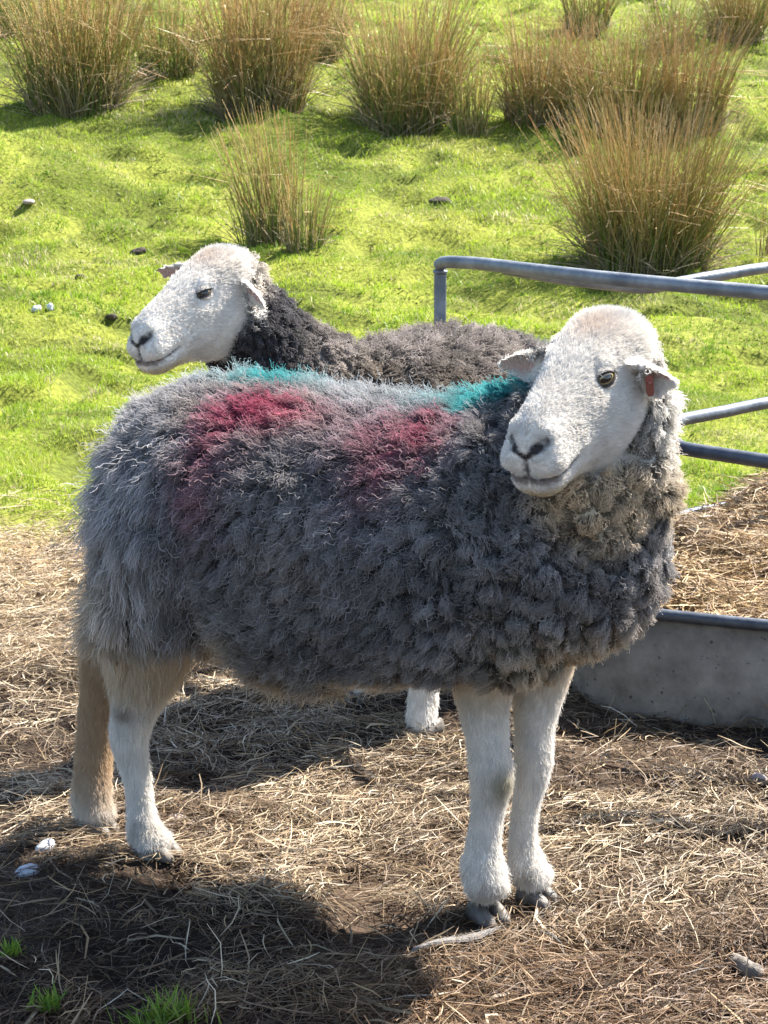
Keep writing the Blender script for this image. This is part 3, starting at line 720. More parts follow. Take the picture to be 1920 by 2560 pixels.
def build_sheep(cfg):
    O = np.array([*cfg['O'], 0.]); a = norm(np.array(cfg['a'])); pr = np.array([-a[1], a[0]])
    A3, P3 = np.array([*a, 0]), np.array([*pr, 0])
    Lc = lambda s, t, z: O+s*A3+t*P3+np.array([0, 0, z])
    B = np.array([A3, P3, [0, 0, 1.]])
    root = empty('sheep', (O[0], O[1], 0)); tag(root, cfg['label'], 'sheep', 'sheep at the feeder')
    geos = [loft_body(np.array(cfg['trunk']), O, a, pr)]
    for (s, t, z, rs, rt, rz) in cfg['lumps']: geos.append(ellipsoid_geo(Lc(s, t, z), np.array([rs, rt, rz]), B))
    nk = smooth_path(np.array([[*Lc(s, t, z), r] for s, t, z, r in cfg['neck']]), 5); geos.append(tube_geo(nk[:, :3], nk[:, 3], 32))
    legs = []
    for lg in cfg['legs']:
        p = smooth_path(np.array([[*unp(u, v, Y), r] for u, v, Y, r in lg['pts']]), 6); legs.append(p); geos.append(tube_geo(p[:, :3], p[:, 3], 22))
    _, V1, F1 = remesh(*join_geo(geos), .0075, 14)
    # head
    h = norm(np.array(cfg['h'])); hr = norm(np.cross(h, [0, 0, 1.])); 
    rl = cfg.get('roll', 0); up = np.cross(hr, h); hr, up = hr*math.cos(rl)+up*math.sin(rl), up*math.cos(rl)-hr*math.sin(rl)
    HB = np.array([hr, h, up]); HP = np.array(cfg['poll']); sc_h = cfg.get('hscale', 1.)
    toH = lambda P: ((P-HP) @ HB.T)/sc_h
    toW = lambda P: (np.asarray(P)*sc_h) @ HB+HP
    hv, hf = head_geo()
    geos = [(V1, F1), (toW(hv), hf)]
    for e in cfg['ears']:
        ev, ef = ear_geo(**e); geos.append((toW(ev), ef))
    me, V, F = remesh(*join_geo(geos), cfg['vox'], 3, .45)
    V, Nn, T = arrays(me)
    rel = V-O; s, t, z = rel@A3, rel@P3, rel[:, 2]
    H = toH(V)
    # ---- regions
    ear_base = [np.array(e['base']) for e in cfg['ears']]; ear_tip = [np.array(e['base'])+norm(np.array(e['d'], float))*e['ln']+np.array([0, 0, -1])*e['droop']*e['ln'] for e in cfg['ears']]
    def regions(P):
        Hh = toH(P); r = P-O; s, t, z = r@A3, r@P3, r[:, 2]
        face = sstep(-.012, .018, Hh[:, 1]-.012+.045*sstep(-.05, .0, Hh[:, 2])-.55*np.clip(-(Hh[:, 2]+.050), 0, 1))*(np.abs(Hh[:, 0]) < .09)*(Hh[:, 2] > np.interp(Hh[:, 1], HS[:, 0], HS[:, 3])-.013)*(np.abs(Hh[:, 0]) < np.maximum(np.interp(Hh[:, 1], HS[:, 0], HS[:, 1])+.016, .05*(Hh[:, 1] > .15)))*(Hh[:, 2] < .07)*(Hh[:, 1] < .25)
        ear = np.zeros(len(P))
        for b, tp_ in zip(ear_base, ear_tip):
            dd = seg_d(Hh, b+(tp_-b)*.12, tp_); ear = np.maximum(ear, (dd < .034)*(np.abs(Hh[:, 0]) > .060))
        ear = ear*(1-0*face)
        face = face*(1-ear)
        ztop = np.where(s > .3, cfg['ztf'], cfg['zth'])
        leg = sstep(.018, -.018, z-np.where((s > .115) & (s < .3), cfg['ztf']-.09, ztop))
        return face, ear, leg, Hh, s, t, z
    face, ear, leg, H, s, t, z = regions(V)
    woolw = np.clip(1-face-ear-leg, 0, 1)
    # lumps of fleece pressed into the skin surface under the wool
    nl = 2600
    cp, cn = sample(V, Nn, T, np.where(woolw > .5, 1700., 0))
    lumpi, lumpd = nearest(V, cp)
    chest = cfg['chestw'](s, t, z)
    V = V+Nn*(woolw*(.0015+.013*chest)*(1-np.clip(lumpd/.017, 0, 1.4)**2))[:, None]
    V = V+Nn*(woolw*(.006*vnoise(V, 14, 3)+.003*vnoise(V, 33, 5)))[:, None]
    # long slanting folds of the fleece over shoulder and brisket
    rl_ = V-O; fs, ft, fz = rl_@A3, rl_@P3, rl_[:, 2]
    fu, fv = .62*fs-.78*fz, .78*fs+.62*fz
    fo = 1-np.abs(vnoise(np.c_[fu*13, fv*42+1.2*vnoise(V, 18, 6), ft*16], 1, 29))*2
    V = V+Nn*(woolw*np.clip(chest-.1, 0, 1)*.0085*np.clip(fo, -1, 1))[:, None]
    # the flank dips in before the thigh
    V = V-Nn*(woolw*cfg.get('flank', 0)*np.exp(-((fs-.135)/.030)**2)*sstep(.58, .40, fz))[:, None]
    # a few long creases in the fleece where the body bends
    me.vertices.foreach_set('co', (V-O).astype(np.float32).ravel()); me.update()
    col = cfg['col'](V, s, t, z, H, face, ear, leg)
    skin = col.copy(); skin[woolw > .5] *= .55
    inner = np.zeros(len(V))
    if len(H):
        inner = np.zeros(len(V))
        for e in cfg['ears']:
            f = norm(np.array(e['face'], float)); wn = Nn@HB.T
            dd = seg_d(H, np.array(e['base']), np.array(e['base'])+norm(np.array(e['d'], float))*e['ln']*.85)
            inner = np.maximum(inner, (1-sstep(.010, .017, dd+.004*vnoise(V, 90, 8)))*((wn@f) > .25)*ear)
        skin = mix(skin, np.array([.42,.21,.16]), inner*.8)
    setcol(me, skin)
    me.name = 'body'; me.materials.clear(); me.materials.append(M_skin)
    me.polygons.foreach_set('use_smooth', np.ones(len(me.polygons), bool))
    body = bpy.data.objects.new('body', me); sc.collection.objects.link(body); body.parent = root
    if cfg.get('debug'): cfg['debug'](V, T)
    for nm in ('col',): pass
    me.update(); _, Nn, _ = arrays(me)
    down = np.array([0, 0, -1.])
    q = cfg.get('q', 1.)
    # ---- fleece
    rel_ = V-O; stz = (rel_@A3, rel_@P3, rel_[:, 2])
    vis = 1.
    sP, sN = sample(V, Nn, T, woolw*cfg['wool_density'])
    fa, ea, lg, Hh, s, t, z = regions(sP)
    wl_ = cfg['wool_len'](s, t, z, Hh)
    ch = cfg['chestw'](s, t, z); rump = cfg['rumpw'](s, t, z)
    cA3, cN3 = sample(V, Nn, T, np.where(woolw > .3, cfg['locks']*(1-.62*np.clip(np.maximum(cfg['chestw'](*stz)-.25, cfg['rumpw'](*stz)*.8), 0, 1)), 0))
    ci, cd = nearest(sP, cA3)
    C = cA3[ci]
    crand = rng.random(len(cA3)); cph = rng.uniform(0, 6.28, len(cA3)); cdir = rng.standard_normal((len(cA3), 3))
    ln = wl_*(.80+.4*crand[ci])*rng.uniform(.7, 1.12, len(sP))
    th_f = .75+.85*fbm(C, 7, 2, 17)
    D = down[None]*np.cos(th_f)[:, None]-A3[None]*np.sin(th_f)[:, None]
    D = mix(D, down[None]+.25*vnoise(C, 9, 19)[:, None]*A3[None], rump)
    D = D+cdir[ci]*(.16+.22*ch-.08*rump)[:, None]
    lift0 = .42+.36*ch-.06*rump; lift1 = .05+.31*ch-.02*rump
    pos = grow(sP, sN, D, ln, 8, lift0, lift1, (.0015+.0014*crand[ci])*(1-.55*rump-.35*ch), 2.8+1.8*crand[ci]-1.7*rump-.6*ch, C, .60+.28*np.maximum(ch, rump*.4), cph[ci]+rng.standard_normal(len(sP))*.25, jit=.10)
    fray = rng.random(len(sP)) < .045
    pos[fray] = grow(sP[fray], sN[fray], D[fray], ln[fray]*1.05, 8, .62, .30, .0026, 2.4, C[fray], .25, jit=.5)
    tip = cfg['col'](pos[:, -1], s, t, z, toH(pos[:, -1]), fa*(Hh[:, 2] > -.09), ea, lg)
    var = (.78+.44*crand[ci])*rng.uniform(.85, 1.15, len(sP))
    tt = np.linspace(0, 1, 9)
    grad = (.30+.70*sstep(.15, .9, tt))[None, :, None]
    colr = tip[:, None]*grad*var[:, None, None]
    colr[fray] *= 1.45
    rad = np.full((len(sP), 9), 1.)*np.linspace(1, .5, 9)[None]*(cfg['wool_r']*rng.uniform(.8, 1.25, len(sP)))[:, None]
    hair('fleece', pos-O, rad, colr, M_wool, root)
    # ---- short hair on face, ears and legs
    dens = (face*1.0+ear*.8*(1-.9*inner))*cfg['face_density']+leg*cfg['leg_density']
    nosed = np.min([seg_d(H, p, q_)-r*1.1 for p, q_, r in NOSE], axis=0)
    eyed = np.minimum(np.linalg.norm(H-[.0465,.0895,-.0065], axis=1), np.linalg.norm(H-[-.0465,.0895,-.0065], axis=1))
    dens = dens*sstep(.0, .004, nosed)*sstep(.0095, .0125, eyed)
    sP, sN = sample(V, Nn, T, dens)
    fa, ea, lg, Hh, s, t, z = regions(sP)
    back = np.tile(-h, (len(sP), 1)); side = np.sign(Hh[:, :1])*hr*.5
    D = back+side*sstep(.0, .1, -Hh[:, 2])[:, None]+down*.25
    D = mix(D, np.tile(down, (len(sP), 1)), np.clip(lg, 0, 1))
    up_w = sstep(.075, .0, Hh[:, 1])*sstep(-.04, .0, Hh[:, 2])*fa
    mz = sstep(.10, .20, Hh[:, 1])
    ln = np.where(lg > .5, .0085+.004*rng.random(len(sP)), (.0085-.0040*mz+.009*up_w)*rng.uniform(.7, 1.2, len(sP)))
    ln = np.where(ea > .5, .0055, ln)
    ed_ = np.minimum(np.linalg.norm(Hh-[.0465,.0895,-.0065], axis=1), np.linalg.norm(Hh-[-.0465,.0895,-.0065], axis=1))
    ln = ln*(.32+.68*sstep(.012, .032, ed_))
    ln = ln*np.where((lg > .5) & (z < .09), 1.25, 1)
    ln = ln*np.where((lg > .5) & (s < .2), 1+2.2*sstep(.21, .30, z), 1)
    cA3, _ = sample(V, Nn, T, np.where(dens > 0, 26000., 0)); ci, cd = nearest(sP, cA3)
    pos = grow(sP, sN, D, ln, 4, .34+.36*up_w-.06*lg, .06+.42*up_w, .0003, 1., cA3[ci], .22, jit=.22)
    cl = cfg['col'](sP, s, t, z, Hh, fa, ea, lg)
    cl = cl[:, None]*np.linspace(.92, 1.03, 5)[None, :, None]*(.93+.12*rng.random(len(cA3)))[ci][:, None, None]*rng.uniform(.92, 1.08, len(sP))[:, None, None]
    rad = np.linspace(1, .45, 5)[None]*(cfg['hair_r']*rng.uniform(.8, 1.2, len(sP)))[:, None]
    hair('hair_coat', pos-O, rad, cl, M_hair, root)
    # ---- eyes
    lid_geo = []
    for sd_ in (1, -1):
        ec = np.array([sd_*.0308, .0830, -.0105]); er = .0182
        out = norm(np.array([sd_*.84, .44, .20])); fw = norm(np.array([sd_*-.46, .84, -.13])); fw = norm(fw-out*(fw@out)); u3 = np.cross(fw, out)*(1 if np.cross(fw, out)[2] > 0 else -1)
        EB = np.array([fw, u3, out])
        n_, m_ = 32, 20; Vv = []; Cc = []
        for i in range(m_+1):
            th_ = math.pi*i/m_
            for j in range(n_):
                ph = 2*math.pi*j/n_; p = np.array([math.sin(th_)*math.cos(ph), math.sin(th_)*math.sin(ph), math.cos(th_)])
                Vv.append(p*(er*(1.035 if p[2] > .8 else 1)))
        # finer front cap for the iris
        Vv = np.array(Vv); Fv = [(i*n_+j, (i+1)*n_+j, (i+1)*n_+(j+1) % n_, i*n_+(j+1) % n_) for i in range(m_) for j in range(n_)]
        ey = mesh('eye', np.zeros((len(Vv), 3))+Vv, Fv, M_eye)
        ey.parent = root
        Mx = (EB*sc_h) @ HB   # rows: local axes in world
        W = toW(ec)-O
        from mathutils import Matrix
        M4 = Matrix(((Mx[0][0], Mx[1][0], Mx[2][0], W[0]), (Mx[0][1], Mx[1][1], Mx[2][1], W[1]), (Mx[0][2], Mx[1][2], Mx[2][2], W[2]), (0, 0, 0, 1)))
        ey.matrix_basis = M4
        lids = []
        for upq in (1, -1):
            Vl = []; Cl = []; nf, ne = 25, 8; Fl = []
            for i in range(nf):
                phd = -80+160*i/(nf-1)
                e0 = cfg.get('lid', (19, -18))[0 if upq > 0 else 1]*max(0, math.cos(min(1, abs(phd-3)/46)*math.pi/2))**.75
                for j in range(ne):
                    k_ = j/(ne-1); el = e0+upq*62*k_
                    rr_ = er*(1.06+.04*math.sin(min(1, k_*4)*math.pi)-.07*k_*k_)
                    cph_, sph_ = math.cos(R(phd)), math.sin(R(phd)); ce, se = math.cos(R(el)), math.sin(R(el))
                    Vl.append((rr_*sph_*ce, rr_*se, rr_*cph_*ce)); Cl.append(mix(np.array([.018,.014,.012]), np.array([.52,.47,.42]), float(sstep(.08, .35, k_))))
            for i in range(nf-1):
                for j in range(ne-1): Fl.append((i*ne+j, (i+1)*ne+j, (i+1)*ne+j+1, i*ne+j+1))
            lid = mesh('eyelid', Vl, Fl, M_skin, ey, np.array(Cl)); lid_geo.append((np.array(Vl)@Mx+W+O, np.array(Fl), np.array(Cl)[:, 0] > .25))
            so = lid.modifiers.new('s', 'SOLIDIFY'); so.thickness = .0012; so.offset = -1
    # short hair on the eyelids
    for lv, lf, lk in lid_geo:
        tri = np.vstack([lf[:, [0, 1, 2]], lf[:, [0, 2, 3]]]); cen = lv.mean(0)
        fn = np.cross(lv[tri[:, 1]]-lv[tri[:, 0]], lv[tri[:, 2]]-lv[tri[:, 0]]); fc = lv[tri].mean(1)
        vn = norm(lv-toW(np.array([np.sign((toH(cen[None])[0])[0])*.0308, .0830, -.0105])))
        lP, lN = sample(lv, vn, tri, np.where(lk, cfg['face_density']*1.2, 0))
        hp = grow(lP, lN, np.tile(-h+down*.2, (len(lP), 1)), np.full(len(lP), .0042), 4, .45, .15, .0002, 1., jit=.3)
        hc = np.tile(WHITE*.93, (len(lP), 5, 1))*rng.uniform(.85, 1.08, (len(lP), 1, 1))
        hair('eyelid_hair', hp-O, np.tile(np.linspace(1, .5, 5)*cfg['hair_r'], (len(lP), 1)), hc, M_hair, root)
    # ---- hooves: two claws each
    for lgc, p in zip(cfg['legs'], legs):
        tip_ = p[-1, :3]; f = norm(np.array([*lgc['toe'], 0.])); sdv = np.array([-f[1], f[0], 0]); gl = gz1(tip_[0], tip_[1])
        for sgn in (-1, 1):
            prof = [(-.030,-.004,.010,.028),(-.018,-.004,.0125,.029),(-.004,-.005,.0125,.026),(.007,-.006,.0115,.021),(.014,-.006,.0090,.015),(.018,-.006,.005,.009)]
            Vv = []; 
            for (y_, zb_, hw_, hh_) in prof:
                for k_ in range(12):
                    an = 2*math.pi*k_/12; xx = hw_*math.cos(an); zz = zb_+hh_*(.5+.5*math.sin(an)); xx *= 1-.25*(zz/.036)
                    Vv.append(tip_*[1, 1, 0]+f*(y_+.005)+sdv*(sgn*(.0125-.002*y_/.03)+xx)+np.array([0, 0, gl+.003+zz]))
            Fv = [(i*12+j, i*12+(j+1) % 12, (i+1)*12+(j+1) % 12, (i+1)*12+j) for i in range(5) for j in range(12)]+[tuple(range(11, -1, -1)), tuple(range(60, 72))]
            mesh('hoof', np.array(Vv)-O, Fv, M_hoof, root)
    if cfg.get('tag'):
        b, d_, w_, hgt_ = cfg['tag']; f = norm(np.array(cfg['ears'][0]['face'] if False else cfg['tagface'], float))
        d_ = norm(np.array(d_, float)); x_ = norm(np.cross(d_, f)); th_ = .0012; Vv = []
        outl = [(-.5, 0), (-.5, .82), (-.3, 1), (.3, 1), (.5, .82), (.5, 0), (.25, -.12), (-.25, -.12)]
        for sg in (1, -1):
            for (px, py) in outl: Vv.append(np.array(b)+x_*px*w_+d_*py*hgt_+f*sg*th_)
        Fv = [tuple(range(8)), tuple(range(15, 7, -1))]+[(j, 8+j, 8+(j+1) % 8, (j+1) % 8) for j in range(8)]
        o_ = mesh('ear_tag', toW(np.array(Vv))-O, Fv, M_tagm, root, smooth=False)
        Vs, Fs = ellipsoid_geo(np.array(b)+d_*.006+f*.002, np.array([.0032, .0032, .0022]), n=14, m=8)
        mesh('stud', toW(Vs)-O, Fs, M_tagm, o_)
    return root

# amber eye with a level slot pupil
M_eye, N_, L_, out_ = newmat('sheep eye')
tc = N_.new('ShaderNodeTexCoord'); sp = N_.new('ShaderNodeSeparateXYZ'); L_.new(tc.outputs['Object'], sp.inputs[0])
def mth(op, a_, b_=None):
    n_ = N_.new('ShaderNodeMath'); n_.operation = op
    for i_, q_ in enumerate((a_, b_)):
        if q_ is None: continue
        if isinstance(q_, (int, float)): n_.inputs[i_].default_value = q_
        else: L_.new(q_, n_.inputs[i_])
    return n_.outputs[0]
x2 = mth('POWER', mth('ABSOLUTE', mth('DIVIDE', sp.outputs[0], .0088)), 2.5); y2 = mth('POWER', mth('ABSOLUTE', mth('DIVIDE', sp.outputs[1], .0040)), 2.5)
pup = mth('LESS_THAN', mth('ADD', x2, y2), 1.)
rr2 = mth('SQRT', mth('ADD', mth('POWER', sp.outputs[0], 2.), mth('POWER', sp.outputs[1], 2.)))
iris = mth('LESS_THAN', rr2, .0130)
nz = N_.new('ShaderNodeTexNoise'); nz.inputs['Scale'].default_value = 900; L_.new(tc.outputs['Object'], nz.inputs['Vector'])
cr = N_.new('ShaderNodeValToRGB'); cr.color_ramp.elements[0].color = (.15,.11,.045,1); cr.color_ramp.elements[1].color = (.36,.30,.15,1); L_.new(nz.outputs['Fac'], cr.inputs[0])
m1 = N_.new('ShaderNodeMix'); m1.data_type = 'RGBA'; m1.inputs['A'].default_value = (.06,.045,.035,1); L_.new(iris, m1.inputs['Factor']); L_.new(cr.outputs[0], m1.inputs['B'])
m2 = N_.new('ShaderNodeMix'); m2.data_type = 'RGBA'; L_.new(pup, m2.inputs['Factor']); L_.new(m1.outputs['Result'], m2.inputs['A']); m2.inputs['B'].default_value = (.006,.006,.008,1)
b_ = N_.new('ShaderNodeBsdfPrincipled'); b_.inputs['Roughness'].default_value = .06; b_.inputs['Coat Weight'].default_value = .6
L_.new(m2.outputs['Result'], b_.inputs['Base Color']); L_.new(b_.outputs[0], out_.inputs[0])

WHITE = np.array([.80,.765,.71]); CREAM = np.array([.56,.45,.31]); GREY = np.array([.268,.258,.256]); DARK = np.array([.10,.095,.10]); TAN = np.array([.46,.30,.165])
def head_colour(c, H, face, ear):
    n = len(H)
    w = np.tile(WHITE, (n, 1))*(1+.08*vnoise(H, 60, 5)[:, None])
    w = mix(w, np.array([.66,.50,.36]), .55*np.exp(-(((H[:, 0]+.0)/.03)**2+((H[:, 1]-.035)/.028)**2))*(H[:, 2] > 0))   # tan crown
    w = mix(w, np.array([.55,.56,.56]), .35*sstep(.02, -.0, np.abs(H[:, 0])-.03)*sstep(.08, .14, H[:, 1])*0)
    w = mix(w, np.array([.46,.41,.355]), .30*sstep(-.1, .7, fbm(H, 38, 3, 15))*sstep(.06, .12, H[:, 1]))
    chin = sstep(-.090, -.102, H[:, 2])*sstep(.13, .18, H[:, 1]); w = mix(w, np.array([.62,.52,.28]), chin*.7)
    d = np.min([seg_d(H, p, q)-r for p, q, r in NOSE], axis=0)
    w = mix(w, np.array([.030,.026,.026])*(1+.5*vnoise(H, 300, 4)[:, None]), sstep(.0040, -.0005, d+.0012*vnoise(H, 220, 6)))
    hw = np.interp(H[:, 1], HS[:, 0], HS[:, 1])
    md = np.abs(H[:, 2]-mouth_z(H[:, 1]))
    w = mix(w, np.array([.06,.045,.04]), sstep(.0030, .0008, md)*.85*sstep(.160, .178, H[:, 1])*(np.abs(H[:, 0]) < .06))
    w = mix(w, np.array([.22,.16,.13]), .75*sstep(.007, .001, np.abs(H[:, 2]-(mouth_z(H[:, 1])-.004)))*sstep(.200, .216, H[:, 1]))
    for s in (-1, 1):
        e = H-np.array([s*.0465, .0895, -.0065]); dd = np.sqrt((e[:, 1]/1.5)**2+e[:, 2]**2+(e[:, 0]*.6)**2)
        w = mix(w, np.array([.035,.028,.024]), sstep(.0135, .0095, dd)*(np.sign(H[:, 0]) == s))
    return mix(c, w, np.clip(face+ear, 0, 1))

# ---- the sheep in front
def blob(s, z, cs, cz, rs, rz, rot=0.):
    c, q = math.cos(rot), math.sin(rot); x, y = s-cs, z-cz; u, v = (x*c+y*q)/rs, (-x*q+y*c)/rz
    return np.exp(-(u*u+v*v))
def col_front(P, s, t, z, H, face, ear, leg):
    n = len(P); nz_ = fbm(P, 22, 3, 81); nz2 = fbm(P, 7, 2, 83)
    c = mix(GREY*.86, GREY*1.22, sstep(-.5, .6, nz_))
    c = mix(c, np.array([.36,.305,.265]), .45*sstep(.0, .7, nz2))
    c = c*(1+.55*sstep(.18, .0, s)-.22*np.exp(-((s-.32)/.16)**2-((z-.40)/.09)**2))[:, None]
    # cream: lower rump, belly line, brisket, throat
    cream = np.clip(sstep(.56, .36, z+.03*nz2)*sstep(.09, -.03, s)*.75 + .8*np.exp(-((s-.165)/.040)**2)*sstep(.43, .35, z) + sstep(.345, .285, z+.02*nz2)*.85 + sstep(.455, .37, z+.02*nz2)*sstep(.47, .60, s)*.85, 0, 1)
    c = mix(c, CREAM*(1+.2*nz_[:, None]), cream)
    hd = np.linalg.norm((H-np.array([-.02, .0, -.085]))*np.array([1, 1, .75]), axis=1)
    c = mix(c, mix(WHITE*.78, CREAM*.92, sstep(-.09, -.17, H[:, 2])), sstep(.165, .105, hd+.020*nz_))
    c = mix(c, WHITE*.80, .85*sstep(.095, .050, np.linalg.norm((P-NECKW)*np.array([1, .6, .8]), axis=1)+.012*nz_))
    c = mix(c, CREAM*1.34, .93*sstep(.104, .040, np.linalg.norm((P-THROAT)*np.array([.95, .6, 1.2]), axis=1)+.012*nz_))
    # raddle and marking spray
    phi = np.degrees(np.arctan2(z-.488, -t)); onb = sstep(.74, .70, z)
    red = np.clip(sum(k*np.exp(-((s-c0)/ws)**2-((phi-p0)/wp)**2) for c0, p0, ws, wp, k in RED), 0, 1)*onb
    pat = np.clip(red*(1+.25*nz2+.45*nz_+.25*vnoise(P, 95, 84)), 0, 1)
    c = mix(c, np.array([.33,.030,.085]), pat*.83)
    teal = np.clip(sum(k*np.exp(-((s-c0)/w0)**2) for c0, w0, k in TEAL), 0, 1)*sstep(77, 86, phi+5*nz_+7*sstep(.4, .5, s))*sstep(128, 105, phi)*onb
    pale = sstep(70, 86, phi+6*nz_)*sstep(130, 110, phi)*onb*sstep(.02, .1, s)*sstep(.58, .50, s)
    c = mix(c, np.array([.30,.35,.37]), pale*.38)
    c = mix(c, np.array([.030,.30,.30]), np.clip(teal*(1+.4*nz_), 0, .9))
    # legs
    lc = np.tile(WHITE, (n, 1))*(.97+.07*vnoise(P, 40, 9)[:, None])
    lc = mix(lc, CREAM*1.1, .8*sstep(.20, .29, z)*np.where(s > .3, sstep(.25, .33, z), 1))
    lc = mix(lc, np.array([.30,.235,.165]), .55*sstep(.11, .02, z)*sstep(-.3, .6, fbm(P, 45, 2, 88)))
    lc = mix(lc, GREY*1.2, .8*sstep(.325, .375, z+.012*nz_)*(s < .3))
    fh = sstep(-.055, -.085, s+.15*(z-.1))*(s < .2)
    lc = mix(lc, np.tile(TAN, (n, 1)), fh*sstep(.05, .12, z+.02*nz2)*.9); lc = mix(lc, np.tile(CREAM, (n, 1)), fh*.30)
    lc = mix(lc, np.array([.23,.19,.085]), .85*np.exp(-(((P-KNEE)/np.array([.020, .035, .022]))**2).sum(1)))
    lc = mix(lc, np.array([.20,.145,.10]), .7*np.exp(-(((P-HOCKSPOT)/np.array([.014, .04, .016]))**2).sum(1)))
    c = mix(c, lc, leg)
    return head_colour(c, H, face, ear)
THROAT = unp(1275, 1085, 2.29); NECKW = unp(1395, 920, 2.37)
KNEE = unp(1082, 1688, 2.385); HOCKSPOT = unp(268, 1535, 2.55)
RED = [(.235,62,.048,12,.95),(.185,54,.045,17,.48),(.170,30,.036,20,.45),(.445,60,.038,14,1.1),(.400,44,.042,17,.70),(.31,58,.06,14,.24)]
TEAL = [(.185,.052,.85),(.53,.085,1.3)]
front = dict(
    label='white-faced sheep standing in front, grey fleece marked red and teal, facing the viewer',
    O=(-.318, 2.60), a=(.931, -.366), vox=.0030, chestw=lambda s, t, z: np.clip(sstep(.40, .56, s)*sstep(.76, .66, z)+.12, 0, 1),
    rumpw=lambda s, t, z: np.clip(sstep(.24, .05, s)*sstep(.69, .58, z)+.6*sstep(.38, .31, z)*sstep(.45, .3, s), 0, 1),
    trunk=[(-.036,.50,.035,.05,0),(-.025,.497,.085,.10,0),(.000,.497,.125,.142,0),(.052,.500,.155,.168,0),(.11,.507,.172,.176,0),(.20,.493,.186,.188,0),
           (.30,.482,.190,.186,0),(.40,.486,.184,.180,0),(.50,.503,.170,.165,0),(.58,.515,.148,.152,0),(.64,.525,.112,.125,0),(.68,.53,.06,.07,0)],
    lumps=[(.036,-.070,.430,.064,.068,.115),(.045,.066,.430,.064,.062,.112),(.535,-.076,.465,.092,.068,.112),(.535,.076,.465,.092,.068,.112),(.605,0,.490,.085,.115,.105),(.560,0,.435,.085,.09,.07)],
    neck=[(.54,0,.52,.145),(.590,.005,.585,.120),(.610,.0,.65,.094),(.620,-.012,.71,.076),(.622,-.030,.745,.060)],
    legs=[dict(pts=[(1045,1390,2.44,.055),(1043,1490,2.42,.038),(1052,1590,2.405,.0275),(1062,1680,2.395,.0280),(1055,1740,2.395,.0225),(1046,1810,2.395,.0215),(1044,1880,2.39,.0285),(1060,1932,2.38,.0265)], toe=(.55,-.83)),
          dict(pts=[(1172,1390,2.50,.050),(1164,1480,2.49,.037),(1154,1570,2.475,.0260),(1152,1650,2.465,.0250),(1138,1730,2.46,.0190),(1130,1810,2.455,.0185),(1140,1875,2.45,.0250),(1168,1910,2.44,.0230)], toe=(.80,-.6)),
          dict(pts=[(322,1330,2.56,.070),(314,1430,2.57,.048),(302,1500,2.575,.034),(279,1590,2.58,.0265),(295,1675,2.58,.0200),(306,1755,2.575,.0190),(316,1805,2.57,.0250),(352,1836,2.56,.0235)], toe=(.90,-.43)),
          dict(pts=[(268,1330,2.67,.050),(240,1430,2.68,.036),(218,1510,2.69,.030),(207,1590,2.69,.0275),(200,1680,2.68,.0265),(198,1735,2.675,.0285),(218,1775,2.665,.0255)], toe=(.90,-.43))],
    poll=(.2720, 2.33, .768), h=(-.552, -.775, -.330), hscale=.975, ztf=.338, zth=.365,
    ears=[dict(base=(.043,.012,-.032), d=(1,.12,.02), face=(-.15,.95,.0), ln=.112, w=.060, droop=.05, cup=1.0, split=.30),
          dict(base=(-.042,.026,-.026), d=(-1,.16,.12), face=(.05,.92,-.25), ln=.070, w=.060, droop=.24, cup=1.0)],
    tag=((-.080,.050,-.022), (.02,.06,-1), .0095, .024), tagface=(-.55,.8,.1),
    flank=.020, wool_density=300000, wool_r=.00038, locks=4500, face_density=1300000, leg_density=520000, hair_r=.00024,
    wool_len=lambda s, t, z, H: .034+.025*sstep(.20, .04, s)*sstep(.66, .56, z)*sstep(.29, .36, z)+.012*sstep(.37, .32, z)*sstep(.30, .2, s)-.013*sstep(.40, .54, s)*sstep(.72, .62, z) -.006*sstep(.66, .70, z) - .012*sstep(.68, .76, z)*(s > .4),
    col=col_front)
build_sheep(front)

# ---- the sheep behind
def col_rear(P, s, t, z, H, face, ear, leg):
    n = len(P); nz_ = fbm(P, 20, 2, 91); nz2 = fbm(P, 6, 2, 93)
    c = mix(np.array([.21,.18,.16]), np.array([.38,.33,.295]), sstep(-.5, .6, nz_))
    c = mix(c, np.array([.19,.15,.10]), .6*sstep(.1, .7, nz2))
    hd = np.linalg.norm((H-np.array([0, .03, -.05])), axis=1)
    c = mix(c, mix(DARK*1.0, np.array([.34,.30,.27]), sstep(-.09, -.03, H[:, 2])), sstep(.24, .13, hd))
    c = mix(c, np.array([.60,.54,.46]), sstep(.150, .100, hd+.015*nz_)*sstep(-.08, -.03, H[:, 2]))
    c = mix(c, np.array([.025,.12,.12]), .7*np.exp(-((s+.46)/.07)**2)*sstep(.57, .62, z))
    lc = np.tile(WHITE, (n, 1)); lc = mix(lc, CREAM, .4*sstep(.06, .2, z))
    c = mix(c, lc, leg)
    return head_colour(c, H, face, ear)
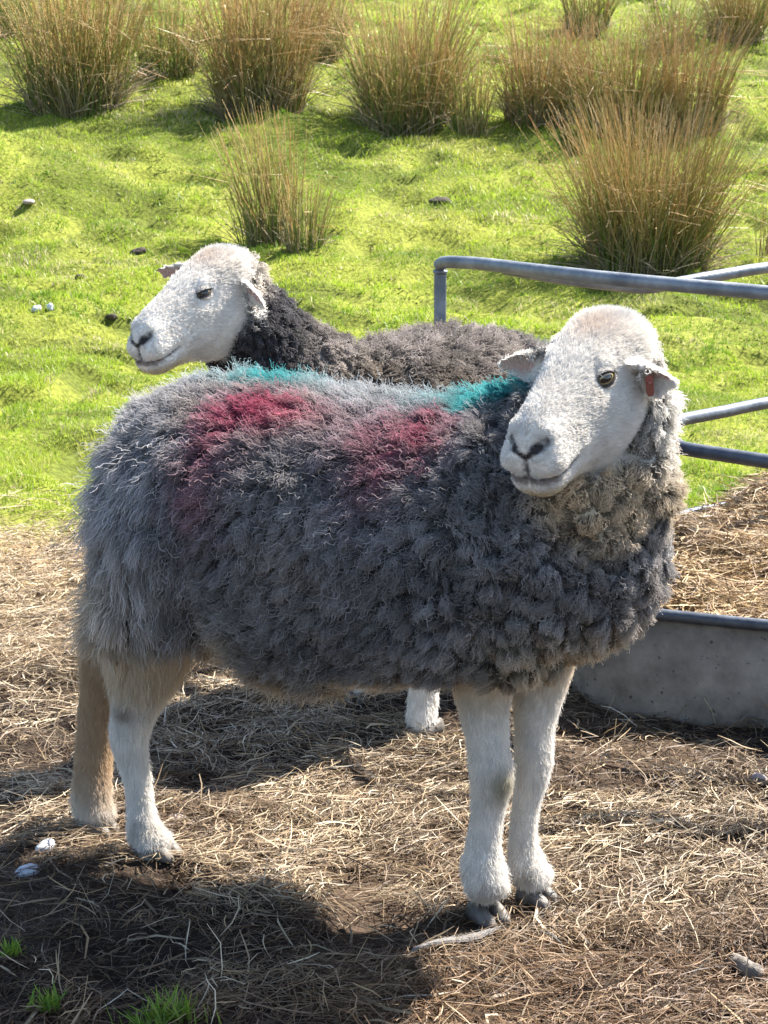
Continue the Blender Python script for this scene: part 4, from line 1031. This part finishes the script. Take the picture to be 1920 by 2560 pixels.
rear_cfg = dict(
    label='dark grey white-faced sheep behind, only head, neck and back showing, looking left',
    O=(0.0, 3.24), a=(-.60, -.80), vox=.0042, chestw=lambda s, t, z: .35+0*s, rumpw=lambda s, t, z: .3*sstep(.45, .3, z),
    trunk=[(-.62,.46,.04,.05,0),(-.60,.46,.09,.10,0),(-.55,.455,.135,.135,0),(-.45,.455,.165,.150,0),(-.33,.466,.18,.165,0),(-.22,.478,.183,.176,0),(-.08,.484,.165,.168,0),(0,.492,.142,.166,0),(.07,.50,.10,.12,0),(.10,.50,.05,.06,0)],
    lumps=[(-.02,-.07,.43,.10,.07,.12),(-.02,.07,.43,.10,.07,.12),(-.54,-.07,.41,.08,.07,.13),(-.54,.07,.41,.08,.07,.13)],
    neck=[(-.02,0,.520,.132),(.07,-.045,.56,.098),(.14,-.098,.625,.078),(.20,-.145,.700,.074),(.22,-.170,.745,.058)],
    legs=[dict(pts=[(925,1330,3.17,.050),(920,1420,3.165,.030),(915,1500,3.16,.024),(910,1550,3.15,.026),(918,1580,3.14,.024)], toe=(-.6,-.8)),
          dict(pts=[(800,1290,3.36,.050),(795,1380,3.37,.030),(790,1440,3.38,.022),(786,1490,3.38,.024),(780,1510,3.37,.022)], toe=(-.6,-.8)),
          dict(pts=[(1130,1240,3.68,.060),(1120,1320,3.68,.030),(1116,1390,3.68,.022),(1118,1425,3.68,.024),(1112,1438,3.67,.022)], toe=(-.6,-.8)),
          dict(pts=[(1070,1240,3.74,.060),(1062,1310,3.74,.030),(1058,1370,3.74,.022),(1058,1400,3.74,.024),(1052,1414,3.73,.022)], toe=(-.6,-.8))],
    poll=(-.2617, 3.13, .7945), h=(-.662, -.686, -.330), hscale=.925, ztf=.25, zth=.25, lid=(9, -8),
    ears=[dict(base=(.050,-.002,-.012), d=(1,.42,.12), face=(-.3,.9,-.1), ln=.105, w=.050, droop=.0, cup=.5),
          dict(base=(-.056,.010,-.022), d=(-.75,.10,-.40), face=(-.25,.75,-.4), ln=.056, w=.050, droop=.30, cup=.6)],
    wool_density=95000, wool_r=.00055, locks=4000, face_density=420000, leg_density=200000, hair_r=.00042,
    wool_len=lambda s, t, z, H: .030-.012*sstep(.02, .12, s), col=col_rear)
build_sheep(rear_cfg)
